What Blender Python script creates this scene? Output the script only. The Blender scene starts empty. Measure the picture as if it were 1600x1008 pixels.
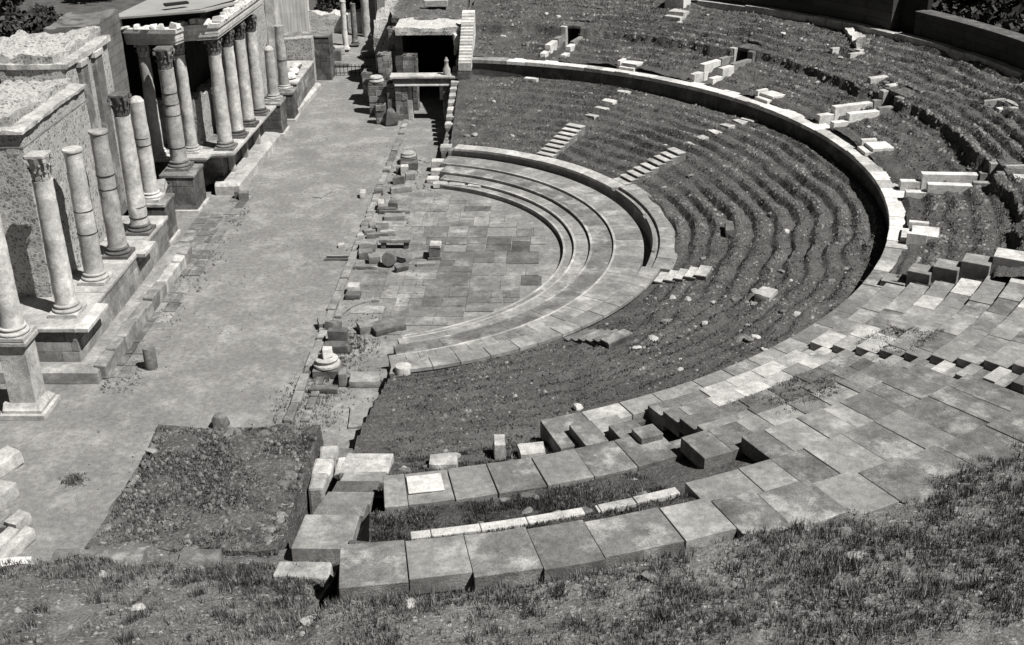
import bpy, math, random
import numpy as np
from mathutils import Vector, Matrix

sc = bpy.context.scene
# ------------------------------------------------------------------ camera
cam = bpy.data.cameras.new('camera'); co = bpy.data.objects.new('camera', cam); sc.collection.objects.link(co)
yaw, pit, rol = -0.0397, -0.4518, -0.01604
fw = Vector((math.sin(yaw)*math.cos(pit), math.cos(yaw)*math.cos(pit), math.sin(pit)))
rt = Vector((math.cos(yaw), -math.sin(yaw), 0)); up = rt.cross(fw)
r2 = rt*math.cos(rol)+up*math.sin(rol); u2 = up*math.cos(rol)-rt*math.sin(rol)
M = Matrix((r2, u2, -fw)).transposed().to_4x4(); M.translation = Vector((8.4855, -48.0707, 20.0))
co.matrix_world = M
cam.sensor_fit = 'HORIZONTAL'; cam.sensor_width = 36; cam.lens = 36*1868.687/1600
cam.clip_start = .5; cam.clip_end = 2000
sc.camera = co
# ------------------------------------------------------------------ sky, sun, exposure
AZ, EL = math.radians(-29), math.radians(57)
sun = bpy.data.lights.new('sun', 'SUN'); sun.energy = 5.0; sun.angle = math.radians(.5); sun.color = (1, .985, .95)
so = bpy.data.objects.new('sun', sun); sc.collection.objects.link(so)
sd = Vector((math.cos(AZ)*math.cos(EL), math.sin(AZ)*math.cos(EL), math.sin(EL)))
so.rotation_euler = sd.to_track_quat('Z', 'Y').to_euler(); so.location = (30, -20, 60)
w = bpy.data.worlds.new('World'); sc.world = w; w.use_nodes = True
nt = w.node_tree; bg = nt.nodes['Background']
sk = nt.nodes.new('ShaderNodeTexSky'); sk.sky_type = 'NISHITA'; sk.sun_disc = False
sk.sun_elevation = EL; sk.sun_rotation = math.pi/2-AZ
bw = nt.nodes.new('ShaderNodeHueSaturation'); bw.inputs['Saturation'].default_value = 0.0
nt.links.new(sk.outputs[0], bw.inputs['Color']); nt.links.new(bw.outputs[0], bg.inputs['Color'])
bg.inputs['Strength'].default_value = .010
vs = sc.view_settings; vs.view_transform = 'Standard'; vs.look = 'None'; vs.exposure = .55; vs.gamma = 1; vs.use_curve_mapping = False
sc.cycles.max_bounces = 4; sc.cycles.diffuse_bounces = 1

# ------------------------------------------------------------------ helpers
RND = random.Random(11); NP = np.random.default_rng(5)
OX = .42
rad = math.radians
ORG = {}

def _h(i, j, k):
    n = (i*374761393 + j*668265263 + k*2147483647) & 0xffffffff
    n = ((n ^ (n >> 13))*1274126177) & 0xffffffff
    return ((n ^ (n >> 16)) & 0xffff)/65535.0
def vnoise(p, s=1.0):
    p = np.asarray(p, float)*s; i = np.floor(p).astype(np.int64); f = p-i; f = f*f*(3-2*f)
    out = 0
    for a in (0, 1):
        for b in (0, 1):
            for c in (0, 1):
                wgt = (f[:, 0] if a else 1-f[:, 0])*(f[:, 1] if b else 1-f[:, 1])*(f[:, 2] if c else 1-f[:, 2])
                out = out+wgt*_h(i[:, 0]+a, i[:, 1]+b, i[:, 2]+c)
    return out*2-1
def fbm(p, s=1.0, o=3):
    r = 0; a = 1
    for k in range(o):
        r = r+a*vnoise(np.asarray(p)+k*17.3, s*2**k); a *= .5
    return r

def sharp(me, deg=35):
    try: me.set_sharp_from_angle(angle=rad(deg))
    except Exception: pass

def link(name, me, m, parent=None, smooth=False, origin=None, bevel=0):
    o = bpy.data.objects.new(name, me); sc.collection.objects.link(o)
    if m: me.materials.append(m)
    if smooth:
        me.polygons.foreach_set('use_smooth', [True]*len(me.polygons)); sharp(me)
    if bevel:
        b = o.modifiers.new('bevel', 'BEVEL'); b.width = bevel; b.segments = 2; b.limit_method = 'ANGLE'; b.angle_limit = rad(40)
    if parent is not None:
        o.parent = parent; og = ORG.get(parent.name, Vector((0, 0, 0)))
        me.transform(Matrix.Translation(-og)); ORG[o.name] = og
    else:
        if origin is None:
            n = len(me.vertices); a = np.empty(n*3); me.vertices.foreach_get('co', a); a = a.reshape(-1, 3)
            origin = ((a[:, 0].min()+a[:, 0].max())/2, (a[:, 1].min()+a[:, 1].max())/2, a[:, 2].min())
        origin = Vector(origin); me.transform(Matrix.Translation(-origin)); o.location = origin; ORG[o.name] = origin
    return o

class MB:
    def __init__(s): s.v = []; s.f = []; s.t = []; s.tone = 0.
    def add(s, vs, fs):
        n = len(s.v); s.v += [tuple(map(float, p)) for p in vs]; s.f += [tuple(n+i for i in f) for f in fs]; s.t += [s.tone]*len(fs); return s
    def hexa(s, b, t):
        return s.add(list(b)+list(t), [(3, 2, 1, 0), (4, 5, 6, 7), (0, 1, 5, 4), (1, 2, 6, 5), (2, 3, 7, 6), (3, 0, 4, 7)])
    def box(s, x0, x1, y0, y1, z0, z1, j=0):
        q = [(x0, y0), (x1, y0), (x1, y1), (x0, y1)]
        r = lambda: RND.uniform(-j, j)
        return s.hexa([(x, y, z0) for x, y in q], [(x+r(), y+r(), z1+r()) for x, y in q])
    def obox(s, c, sx, sy, sz, rz=0, tx=0, ty=0, j=0, taper=1.0):
        m = Matrix.Rotation(rz, 3, 'Z') @ Matrix.Rotation(tx, 3, 'X') @ Matrix.Rotation(ty, 3, 'Y')
        P = []
        for z in (0, sz):
            k = 1 if z == 0 else taper
            for x, y in ((-1, -1), (1, -1), (1, 1), (-1, 1)):
                p = m @ Vector((x*sx/2*k+RND.uniform(-j, j), y*sy/2*k+RND.uniform(-j, j), z+RND.uniform(-j, j)))
                P.append((p.x+c[0], p.y+c[1], p.z+c[2]))
        return s.hexa(P[:4], P[4:])
    def prism(s, poly, z0, z1):
        n = len(poly); zz0 = z0 if hasattr(z0, '__len__') else [z0]*n; zz1 = z1 if hasattr(z1, '__len__') else [z1]*n
        vs = [(x, y, z) for (x, y), z in zip(poly, zz0)]+[(x, y, z) for (x, y), z in zip(poly, zz1)]
        fs = [tuple(range(n-1, -1, -1)), tuple(range(n, 2*n))]+[(i, (i+1) % n, n+(i+1) % n, n+i) for i in range(n)]
        return s.add(vs, fs)
    def lathe(s, c, prof, n=20, axis=None, ph=0):
        vs = []; fs = []
        for r, z in prof:
            for k in range(n):
                a = 2*math.pi*k/n+ph; vs.append(Vector((r*math.cos(a), r*math.sin(a), z)))
        m = len(prof)
        for i in range(m-1):
            for k in range(n):
                fs.append((i*n+k, i*n+(k+1) % n, (i+1)*n+(k+1) % n, (i+1)*n+k))
        fs.append(tuple(range(n-1, -1, -1))); fs.append(tuple((m-1)*n+k for k in range(n)))
        if axis is not None: vs = [axis @ p for p in vs]
        return s.add([(p.x+c[0], p.y+c[1], p.z+c[2]) for p in vs], fs)
    def sector(s, r0, r1, t0, t1, z0, z1, cx=OX, arc=.5, x0=None, zs=None):
        "ring sector, angles in degrees; x0 clips the ends on a straight line x = x0"
        n = max(1, int(abs(rad(t1-t0))*r1/arc)); vs = []; fs = []
        for i in range(n+1):
            u = i/n
            for r, z in ((r0, z0), (r1, z0), (r1, z1), (r0, z1)):
                a0, a1 = t0, t1
                if x0 is not None:
                    lim = math.degrees(math.acos(max(-1, min(1, (x0-cx)/r)))); a0 = max(-lim, min(lim, t0)); a1 = max(-lim, min(lim, t1))
                a = rad(a0+(a1-a0)*u); vs.append((cx+r*math.cos(a), r*math.sin(a), z))
        for i in range(n):
            b = i*4
            for k in range(4): fs.append((b+k, b+(k+1) % 4, b+4+(k+1) % 4, b+4+k))
        fs.append((0, 3, 2, 1)); fs.append((n*4, n*4+1, n*4+2, n*4+3))
        if t1 < t0: fs = [f[::-1] for f in fs]
        return s.add(vs, [f[::-1] for f in fs])
    def sweep(s, path, prof):
        "closed profile (offset to the right of the path, z) swept along a polyline with mitres"
        n = len(path); m = len(prof); vs = []
        for i, p in enumerate(path):
            p = Vector(p)
            d0 = (Vector(path[i])-Vector(path[i-1])).normalized() if i else None
            d1 = (Vector(path[i+1])-Vector(path[i])).normalized() if i < n-1 else None
            d0 = d0 or d1; d1 = d1 or d0
            n0 = Vector((d0.y, -d0.x)); n1 = Vector((d1.y, -d1.x)); mm = (n0+n1); mm = mm/(mm.length_squared/2) if mm.length > .1 else n0
            for o, z in prof: q = p+mm*o; vs.append((q.x, q.y, z))
        fs = []
        for i in range(n-1):
            for k in range(m): fs.append((i*m+k, i*m+(k+1) % m, (i+1)*m+(k+1) % m, (i+1)*m+k))
        fs.append(tuple(range(m-1, -1, -1))); fs.append(tuple((n-1)*m+k for k in range(m)))
        return s.add(vs, fs)
    def mesh(s, name):
        me = bpy.data.meshes.new(name); me.from_pydata(s.v, [], s.f); me.validate()
        if any(s.t) and len(me.polygons) == len(s.t):
            a = me.attributes.new('tone', 'FLOAT', 'FACE'); a.data.foreach_set('value', s.t)
        return me
    def build(s, name, m, parent=None, smooth=False, origin=None, bevel=0):
        return link(name, s.mesh(name), m, parent, smooth, origin, bevel)

def rough_box(x0, x1, y0, y1, z0, z1, step=.2, amp=.05, top=None, seed=0, topamp=None):
    "a wall mass: finely divided box whose skin is pushed about by noise; top(x, y) may bend the top"
    nx, ny, nz = [max(1, int(round(d/step))) for d in (x1-x0, y1-y0, z1-z0)]
    idx = {}; V = []; F = []
    def g(i, j, k):
        if (i, j, k) not in idx: idx[(i, j, k)] = len(V); V.append((i/nx, j/ny, k/nz))
        return idx[(i, j, k)]
    for i in range(nx):
        for j in range(ny):
            F.append((g(i, j, nz), g(i+1, j, nz), g(i+1, j+1, nz), g(i, j+1, nz)))
    for i in range(nx):
        for k in range(nz):
            F.append((g(i, 0, k), g(i+1, 0, k), g(i+1, 0, k+1), g(i, 0, k+1))); F.append((g(i+1, ny, k), g(i, ny, k), g(i, ny, k+1), g(i+1, ny, k+1)))
    for j in range(ny):
        for k in range(nz):
            F.append((g(0, j+1, k), g(0, j, k), g(0, j, k+1), g(0, j+1, k+1))); F.append((g(nx, j, k), g(nx, j+1, k), g(nx, j+1, k+1), g(nx, j, k+1)))
    U = np.array(V); P = np.empty_like(U)
    P[:, 0] = x0+U[:, 0]*(x1-x0); P[:, 1] = y0+U[:, 1]*(y1-y0)
    zt = np.full(len(U), float(z1)) if top is None else np.array([top(a, b) for a, b in P[:, :2]])
    P[:, 2] = z0+U[:, 2]*(zt-z0)
    D = np.stack([fbm(P+seed*7+31*k, 1.7) for k in range(3)], 1)*amp
    D[:, :2] *= .7
    lift = fbm(P*np.array([1, 1, 0])+seed*3+5, 1.1, 4)*(topamp if topamp is not None else amp*1.5)
    D[:, 2] = D[:, 2]*.4*U[:, 2]+lift*U[:, 2]**3
    P = P+D
    m = MB(); m.v = [tuple(p) for p in P]; m.f = F; m.t = [0]*len(F); return m

def tag(o, label=None, cat=None, group=None, kind=None):
    if label: o['label'] = label
    if cat: o['category'] = cat
    if group: o['group'] = group
    if kind: o['kind'] = kind
    return o
def thing(name, loc, label, cat, group=None):
    o = bpy.data.objects.new(name, None); sc.collection.objects.link(o); o.location = loc; o.empty_display_size = .3
    ORG[o.name] = Vector(loc); return tag(o, label, cat, group)
def one(mb, name, m, label, cat, group=None, **k):
    return tag(mb.build(name, m, **k), label, cat, group)

# ------------------------------------------------------------------ materials (a monochrome place: greys with a trace of warmth)
TINT = (1.0, .99, .962)
def mat(name, lo, hi, scale=1.0, bump=.3, bscale=18, spots=0, spotv=.02, rough=.9, kind='noise', var=.25, fine=.35, tonek=1.0, light=0, coords='Object', stain=0, blotch=0, pits=0, lightv=.26, bdist=.05):
    m = bpy.data.materials.new(name); m.use_nodes = True; t = m.node_tree; N = t.nodes; L = t.links
    b = N['Principled BSDF']; b.inputs['Roughness'].default_value = rough
    for s in ('Specular IOR Level', 'Specular'):
        if s in b.inputs: b.inputs[s].default_value = .15; break
    tc = N.new('ShaderNodeTexCoord'); oi = N.new('ShaderNodeObjectInfo')
    off = N.new('ShaderNodeVectorMath'); off.operation = 'SCALE'; off.inputs[0].default_value = (31, 17, 23); L.new(oi.outputs['Random'], off.inputs['Scale'])
    ad = N.new('ShaderNodeVectorMath'); ad.operation = 'ADD'; L.new(tc.outputs[coords], ad.inputs[0]); L.new(off.outputs[0], ad.inputs[1])
    vec = ad.outputs[0]
    def math_(op, a, c, clamp=False):
        n = N.new('ShaderNodeMath'); n.operation = op; n.use_clamp = clamp
        for i, q in enumerate((a, c)):
            if isinstance(q, (int, float)): n.inputs[i].default_value = q
            else: L.new(q, n.inputs[i])
        return n.outputs[0]
    def noise(sc_, det=6, ro=.6):
        n = N.new('ShaderNodeTexNoise'); n.inputs['Scale'].default_value = sc_; n.inputs['Detail'].default_value = det; n.inputs['Roughness'].default_value = ro
        L.new(vec, n.inputs['Vector']); return n.outputs['Fac']
    def ramp(f, a, c):
        n = N.new('ShaderNodeMapRange'); n.inputs['From Min'].default_value = a; n.inputs['From Max'].default_value = c; L.new(f, n.inputs['Value']); return n.outputs[0]
    n1 = noise(scale, 8, .62); n2 = noise(bscale, 5, .65)
    f = math_('ADD', math_('MULTIPLY', ramp(n1, .3, .7), 1-fine), math_('MULTIPLY', ramp(n2, .28, .72), fine))
    hgt = n2
    if kind == 'rubble':
        vo = N.new('ShaderNodeTexVoronoi'); vo.feature = 'DISTANCE_TO_EDGE'; vo.inputs['Scale'].default_value = 6.2
        v2 = N.new('ShaderNodeTexVoronoi'); v2.feature = 'F1'; v2.inputs['Scale'].default_value = 6.2
        wb = N.new('ShaderNodeVectorMath'); wb.operation = 'ADD'; nn = N.new('ShaderNodeTexNoise'); nn.inputs['Scale'].default_value = 4; L.new(vec, nn.inputs['Vector'])
        sc2 = N.new('ShaderNodeVectorMath'); sc2.operation = 'SCALE'; sc2.inputs['Scale'].default_value = .35; L.new(nn.outputs['Color'], sc2.inputs[0]); L.new(vec, wb.inputs[0]); L.new(sc2.outputs[0], wb.inputs[1])
        L.new(wb.outputs[0], vo.inputs['Vector']); L.new(wb.outputs[0], v2.inputs['Vector'])
        edge = ramp(vo.outputs['Distance'], .05, .26)
        sep = N.new('ShaderNodeSeparateColor'); L.new(v2.outputs['Color'], sep.inputs[0])
        stone_ = math_('MULTIPLY', sep.outputs[0], .8)
        f = math_('ADD', math_('MULTIPLY', math_('ADD', math_('MULTIPLY', math_('SUBTRACT', 1.0, edge), .8), math_('MULTIPLY', edge, math_('MULTIPLY', stone_, .75))), .72), math_('MULTIPLY', f, .28))
        hgt = math_('ADD', math_('MULTIPLY', edge, .3), math_('MULTIPLY', n2, .9))
    if kind == 'brick':
        br = N.new('ShaderNodeTexBrick'); br.inputs['Scale'].default_value = 1.0; br.inputs['Brick Width'].default_value = .9; br.inputs['Row Height'].default_value = .42
        br.inputs['Mortar Size'].default_value = .018; br.inputs['Color1'].default_value = (1, 1, 1, 1); br.inputs['Color2'].default_value = (.55, .55, .55, 1); br.inputs['Mortar'].default_value = (.0, .0, .0, 1)
        sx = N.new('ShaderNodeSeparateXYZ'); L.new(tc.outputs['Object'], sx.inputs[0]); cb = N.new('ShaderNodeCombineXYZ')
        L.new(math_('ADD', sx.outputs[0], sx.outputs[1]), cb.inputs[0]); L.new(sx.outputs[2], cb.inputs[1]); L.new(cb.outputs[0], br.inputs['Vector'])
        sep = N.new('ShaderNodeSeparateColor'); L.new(br.outputs['Color'], sep.inputs[0])
        f = math_('ADD', math_('MULTIPLY', sep.outputs[0], .55), math_('MULTIPLY', f, .45)); hgt = math_('ADD', math_('MULTIPLY', ramp(sep.outputs[0], 0, .5), .7), math_('MULTIPLY', n2, .5))
    if kind == 'streak':
        mp = N.new('ShaderNodeMapping'); mp.inputs['Scale'].default_value = (5, 5, .25); L.new(vec, mp.inputs['Vector'])
        ns = N.new('ShaderNodeTexNoise'); ns.inputs['Scale'].default_value = 1.6; ns.inputs['Detail'].default_value = 5; L.new(mp.outputs[0], ns.inputs['Vector'])
        f = math_('ADD', math_('MULTIPLY', ramp(ns.outputs['Fac'], .3, .65), .7), math_('MULTIPLY', f, .3))
    at = N.new('ShaderNodeAttribute'); at.attribute_name = 'tone'
    val = math_('ADD', lo, math_('MULTIPLY', f, hi-lo))
    if stain:
        st = noise(.55, 4, .7); val = math_('MULTIPLY', val, math_('SUBTRACT', 1.0, math_('MULTIPLY', ramp(st, .5, .72), stain)))
    rv = math_('ADD', 1-var/2, math_('MULTIPLY', oi.outputs['Random'], var))
    val = math_('MULTIPLY', val, rv)
    val = math_('MULTIPLY', val, math_('ADD', 1.0, math_('MULTIPLY', at.outputs['Fac'], tonek)))
    if spots:
        sp = noise(bscale*1.6, 3, .5); val = math_('ADD', math_('MULTIPLY', val, math_('SUBTRACT', 1.0, ramp(sp, spots, spots+.05))), math_('MULTIPLY', ramp(sp, spots, spots+.05), spotv))
    if blotch:
        bl = noise(.9, 7, .68); k = math_('MULTIPLY', ramp(bl, .50, .62), blotch); val = math_('MULTIPLY', val, math_('ADD', 1.0, k))
        b2 = noise(5.5, 6, .7); val = math_('MULTIPLY', val, math_('ADD', .82, math_('MULTIPLY', ramp(b2, .38, .62), .36)))
    if pits:
        pt = noise(34, 3, .6); val = math_('MULTIPLY', val, math_('SUBTRACT', 1.0, math_('MULTIPLY', ramp(pt, .60, .70), pits)))
    if light:
        sp = noise(bscale*.55, 5, .7); k = ramp(sp, light, light+.08); val = math_('ADD', math_('MULTIPLY', val, math_('SUBTRACT', 1.0, k)), math_('MULTIPLY', k, lightv))
    cmb = N.new('ShaderNodeCombineXYZ')
    for i in range(3): L.new(math_('MULTIPLY', val, TINT[i]), cmb.inputs[i])
    L.new(cmb.outputs[0], b.inputs['Base Color'])
    if bump:
        bp = N.new('ShaderNodeBump'); bp.inputs['Strength'].default_value = bump; bp.inputs['Distance'].default_value = bdist; L.new(hgt, bp.inputs['Height']); L.new(bp.outputs[0], b.inputs['Normal'])
    return m

SAND = mat('sand', .13, .285, .45, .8, 34, var=0, fine=.5, spots=.66, spotv=.08, blotch=.25, pits=.35)
STONE = mat('grey_stone', .065, .23, 1.3, .6, 26, stain=.5, fine=.5, blotch=1.0, pits=.55, var=.25)
STONE_D = mat('dark_stone', .05, .16, 1.3, .6, 26, stain=.4, blotch=.6, pits=.5)
STONE_L = mat('pale_stone', .22, .52, 1.2, .5, 22, stain=.4, var=.22, blotch=.25, pits=.35)
STONE_W = mat('white_stone', .38, .72, 1.2, .45, 20, var=.15, stain=.3, pits=.3, blotch=.12)
PAVE = mat('paving_stone', .12, .28, .9, .7, 20, stain=.5, var=0, tonek=1, fine=.5, blotch=.35, pits=.5)
STEP = mat('step_stone', .13, .28, 1.0, .45, 30, var=.16, stain=.35, fine=.45, blotch=.5, pits=.4)
MARBLE = mat('column_marble', .24, .62, 2.2, .4, 18, var=.2, stain=.5, blotch=.25, pits=.35)
MARBLE_G = mat('grey_marble', .16, .46, 2.2, .4, 18, var=.2, stain=.5, blotch=.3, pits=.35)
BAND = mat('iron_band', .015, .04, 3, .1, 20)
RUBBLE = mat('rubble_masonry', .05, .50, .8, .45, 20, kind='rubble', var=.1)
RUBBLE_L = mat('pale_rubble', .16, .62, .8, .8, 16, kind='rubble', var=.1)
ASHLAR = mat('ashlar_masonry', .07, .20, .8, .6, 18, kind='brick', var=.15, stain=.4)
ASHLAR_D = mat('dark_ashlar', .06, .17, .8, .6, 18, kind='brick', var=.15)
PLASTER = mat('streaked_plaster', .30, .66, 1, .2, 12, kind='streak', var=0)
TURF = mat('turf', .008, .16, 1.0, 1.0, 12, var=0, fine=.62, light=.60, lightv=.22, bdist=.09)
TURF_L = mat('dry_turf', .012, .32, .9, 1.0, 14, var=0, fine=.55, light=.575, lightv=.46, bdist=.1)
RUIN = mat('weedy_rubble', .010, .19, 1.3, 1.0, 10, var=0, fine=.6, light=.575, lightv=.30, bdist=.1)
ROOFM = mat('roof_sheet', .22, .34, .6, .12, 10, var=0)
DARK = mat('shade_black', .01, .03, 1, .2, 10)  # near-black stand-in for the shade in openings, gaps and recesses
GRASS = mat('grass_blades', .033, .085, 2, 0, 10, var=0, tonek=1.0, rough=.8)
LEAF = mat('leaf', .03, .07, 2, 0, 10, var=.3, tonek=1.0)
BARK = mat('bark', .04, .10, 2, .3, 10)
IRON = mat('iron', .012, .03, 2, 0, 10, rough=.6)

# ------------------------------------------------------------------ profiles of the cavea
def zl(r):   # lower slope
    return .8+.235*(r-13)-.28*np.clip((r-19.8)/1.5, 0, 1)**1.5
def zk(k): return 3.4+.19*k
def rk(k): return 21.4+.76*k
def zt(r): return 3.4+.25*(r-21.9)
def zu(r): return 3.42+.185*(np.minimum(r, 25.55)-21.9)+.42*np.clip((r-25.45)/.12, 0, 1)+.17*np.maximum(0, r-25.6)
VOMS = ((69.0, .48), (44.2, .48), (19.6, .48), (-5.4, .48))
HOLES = ((28.0, 33.5, .5, .5), (26.3, 23.2, .45, .5), (28.3, 10.0, .5, .6), (27.0, 26.8, .35, .4), (26.2, -7.2, .6, .9), (27.2, 39, .35, .35), (26.6, 52, .4, .3), (24.2, 33, .3, .2))

def polar_grid(name, r0, r1, dr, tlim, arc, zf, m, t_range=None, kind='structure', skirt=None):
    rs = np.arange(r0, r1+1e-6, dr); nt_ = int((r0+r1)/2*rad(t_range[1]-t_range[0] if t_range else 165)/arc)
    R, Uu = np.meshgrid(rs, np.linspace(0, 1, nt_), indexing='ij')
    if t_range: T0 = np.full_like(R, rad(t_range[0])); T1 = np.full_like(R, rad(t_range[1]))
    else: T1 = np.arccos((tlim-OX)/R); T0 = -T1
    T = T0+(T1-T0)*Uu; X = OX+R*np.cos(T); Y = R*np.sin(T); Z = zf(R, T, X, Y)
    V = np.stack([X, Y, Z], -1).reshape(-1, 3); nr, n2 = R.shape
    a = (np.arange(nr-1)[:, None]*n2+np.arange(n2-1)[None, :]).ravel()
    F = np.stack([a, a+n2, a+n2+1, a+1], 1)
    me = bpy.data.meshes.new(name); me.from_pydata(V.tolist(), [], F.tolist())
    o = link(name, me, m, None, True, origin=(0, 0, 0)); o['kind'] = kind
    return o
def terr_rows(R, T, X, Y, base, pitch, amp, bumps=1.0):
    P = np.stack([X, Y, Y*0], -1).reshape(-1, 3)
    n = fbm(P, .35, 3).reshape(R.shape); n3 = fbm(P+9, 2.6, 3).reshape(R.shape); ph = ((R+n*.28)/pitch) % 1.0
    st = np.where(ph < .22, ph/.22, 1.0)-ph            # a quick rise, then level ground
    mask = np.clip(.62+.9*fbm(P+40, .22, 2).reshape(R.shape), .0, 1.25)
    return base+amp*st*mask+.055*n3*bumps+.05*n

def lower_z(R, T, X, Y):
    Z = terr_rows(R, T, X, Y, zl(R), .77, .28, .7)
    for tc, r0, r1 in ((54.6, 12.5, 16.1), (30.6, 12.8, 16.6), (-20.6, 12.8, 15.1), (-47.6, 12.9, 15.4)):
        d = np.abs(np.degrees(T)-tc)*.017453*R; Z = np.where((d < .62) & (R > r0) & (R < r1), np.minimum(Z, zl(R)-.02), Z)
    return Z
def upper_z(R, T, X, Y):
    P = np.stack([X, Y, X*0], -1).reshape(-1, 3); w_ = fbm(P, .8, 3).reshape(R.shape)
    Z = terr_rows(R+.0, T, X, Y, zu(R+.45*w_), .76, .24)
    for tc, hw in VOMS:
        d = np.abs(np.degrees(T)-tc)*.017453*R
        Z = np.where((d < hw) & (R < 26.7), 3.3, Z)
    for r_, th, hw, dp in HOLES:
        d = np.hypot((np.degrees(T)-th)*.017453*R, (R-r_)*1.3); Z = Z-dp*np.clip((hw-d)/.12, 0, 1)
    return Z

polar_grid('lower_slope', 12.7, 21.44, .085, 2.95, .13, lower_z, TURF)
polar_grid('broken_slope', 21.3, 24.0, .1, 0, .13, lambda R, T, X, Y: 2.75+.22*(R-21.3)+.1*fbm(np.stack([X, Y, Y*0], -1).reshape(-1, 3), 1.2, 4).reshape(R.shape), RUIN, (-83.2, -67.5))
polar_grid('upper_slope', 22.0, 31.4, .09, 3.6, .15, upper_z, TURF, (-30, 84.2))
polar_grid('seat_bed', 21.9, 30.2, .25, 0, .4, lambda R, T, X, Y: np.where(X < 3.98, 3.12, np.where(R < 25.1, 3.0+0*R, np.where(R > 28.6, 4.2, 3.76+.25*(R-25.1)+.26*np.clip((R-27.5)/.12, 0, 1))) )+.07*fbm(np.stack([X, Y, Y*0], -1).reshape(-1, 3), 1.5, 4).reshape(R.shape), TURF, (-83.3, -59.5))
polar_grid('seat_underbed', 21.9, 32.0, .4, 0, .5, lambda R, T, X, Y: zt(R)-.55+0*R, RUIN, (-60.0, -29))

# ------------------------------------------------------------------ ground
def grid(name, x0, x1, y0, y1, step, zf, m, cut=None):
    xs = np.linspace(x0, x1, max(2, int((x1-x0)/step)+1)); ys = np.linspace(y0, y1, max(2, int((y1-y0)/step)+1))
    X, Y = np.meshgrid(xs, ys, indexing='ij'); Z = zf(X, Y); V = np.stack([X, Y, Z], -1).reshape(-1, 3); n2 = len(ys)
    a = (np.arange(len(xs)-1)[:, None]*n2+np.arange(n2-1)[None, :]).ravel(); F = np.stack([a, a+n2, a+n2+1, a+1], 1)
    if cut is not None: F = F[(V[F][:, :, 2] > cut).any(1)]
    me = bpy.data.meshes.new(name); me.from_pydata(V.tolist(), [], F.tolist()); o = link(name, me, m, None, True, origin=(0, 0, 0)); o['kind'] = 'structure'; return o
def fz(X, Y, s, o=3): return fbm(np.stack([X, Y, X*0], -1).reshape(-1, 3), s, o).reshape(X.shape)
grid('ground', -700, 700, -300, 1100, 50, lambda X, Y: X*0-.12, TURF)
grid('stage_floor', -14, -.2, -40, 46, .35, lambda X, Y: .0+.025*fz(X, Y, .4)+.01*fz(X, Y, 3), SAND)
grid('passage_floor', -.2, 13.5, -24, 31, .4, lambda X, Y: -.02+.006*fz(X, Y, .8), SAND)
def fgz(X, Y):
    r = np.hypot(X-OX, Y); right = 5.03+.26*np.maximum(0, r-30); left = 2.95+.37*np.clip(-25.4-Y, 0, 20)
    k = np.clip((X-3.62)/.5, 0, 1); z = left*(1-k)+right*k+.13*fz(X, Y, .5)+.07*fz(X+5, Y, 2.2)
    ti = (np.clip((r-29.55)/.5, 0, 1)); inside = (X > 3.75) & (r < 30.05)
    return np.where(inside, z-(1-ti)*1.0, z)
grid('foreground_bank', -9, 36, -42, -13, .16, lambda X, Y: np.where((np.hypot(X-OX, Y) < 29.4) & (X > 3.7), -.4, np.where((X <= 3.7) & (Y > -25.05), -.4, np.where((X < -3.0-1.2*fz(X, Y, .7)) & (Y > -26.2-.3*fz(X, Y+3, 1.1)), -.4, fgz(X, Y)))), TURF_L, -.25)

# orchestra paving: flagstones of many sizes, some sunk, some lost
pv = MB(); rr = random.Random(3)
def flags(x0, x1, y0, y1):
    w_, h_ = x1-x0, y1-y0; big = max(w_, h_)
    if big > rr.uniform(1.0, 1.65) or big/min(w_, h_) > 2.4:
        k = rr.uniform(.36, .64)
        if w_ > h_*rr.uniform(.85, 1.15): flags(x0, x0+w_*k, y0, y1); flags(x0+w_*k, x1, y0, y1)
        else: flags(x0, x1, y0, y0+h_*k); flags(x0, x1, y0+h_*k, y1)
        return
    rm = max(math.hypot(a, b) for a in (x0, x1) for b in (y0, y1))
    if rm > 8.75 or rr.random() < .08: return
    mid = 3 < (x0+x1)/2 < 7.8 and -6.5 < (y0+y1)/2 < 2.8
    pv.tone = rr.gauss(-.02, .12)-(.25 if mid else 0); g = lambda: rr.uniform(.003, .035 if mid else .018)
    q = [(x0+g(), y0+g()), (x1-g(), y0+g()), (x1-g(), y1-g()), (x0+g(), y1-g())]; z1 = .006+rr.uniform(0, .018 if mid else .008)
    pv.hexa([(a, b, -.08) for a, b in q], [(a, b, z1+rr.uniform(-.006, .006)) for a, b in q])
flags(.45, 8.9, -8.9, 8.9)
tag(pv.build('orchestra_floor', PAVE, origin=(0, 0, 0)), kind='structure')

# ------------------------------------------------------------------ orchestra steps, low wall round them
def ring(name, r0, r1, z0, z1, m, label, cat, x0=2.9, cx=0, arc=.35, slab=None, t=(-90, 90), tones=.12):
    mb = MB(); a = t[0]
    if slab is None: mb.sector(r0, r1, t[0], t[1], z0, z1, cx, arc, x0)
    else:
        lim = math.degrees(math.acos((x0-cx)/r1)); a = max(t[0], -lim); e = min(t[1], lim)
        while a < e:
            b = min(e, a+math.degrees(RND.uniform(*slab)/r1)); mb.tone = RND.uniform(-tones, tones); g = math.degrees(.008/r1)
            mb.sector(r0, r1, a+g if a > t[0] else a, b-g, z0, z1+RND.uniform(-.006, .006), cx, arc); a = b
    mb.tone = .5; mb.sector(r0-.012, r0+.09, t[0], t[1], z1-.06, z1+.011, cx, .3, x0); mb.tone = 0
    return one(mb, name, m, label, cat, origin=(0, 0, 0)) if label else mb
ring('curved_step', 8.86, 9.32, -.1, .2, STEP, 'innermost and lowest curved marble step edging the paved orchestra', 'step', t=(-90, 90), slab=(1.2, 2.4))
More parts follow.
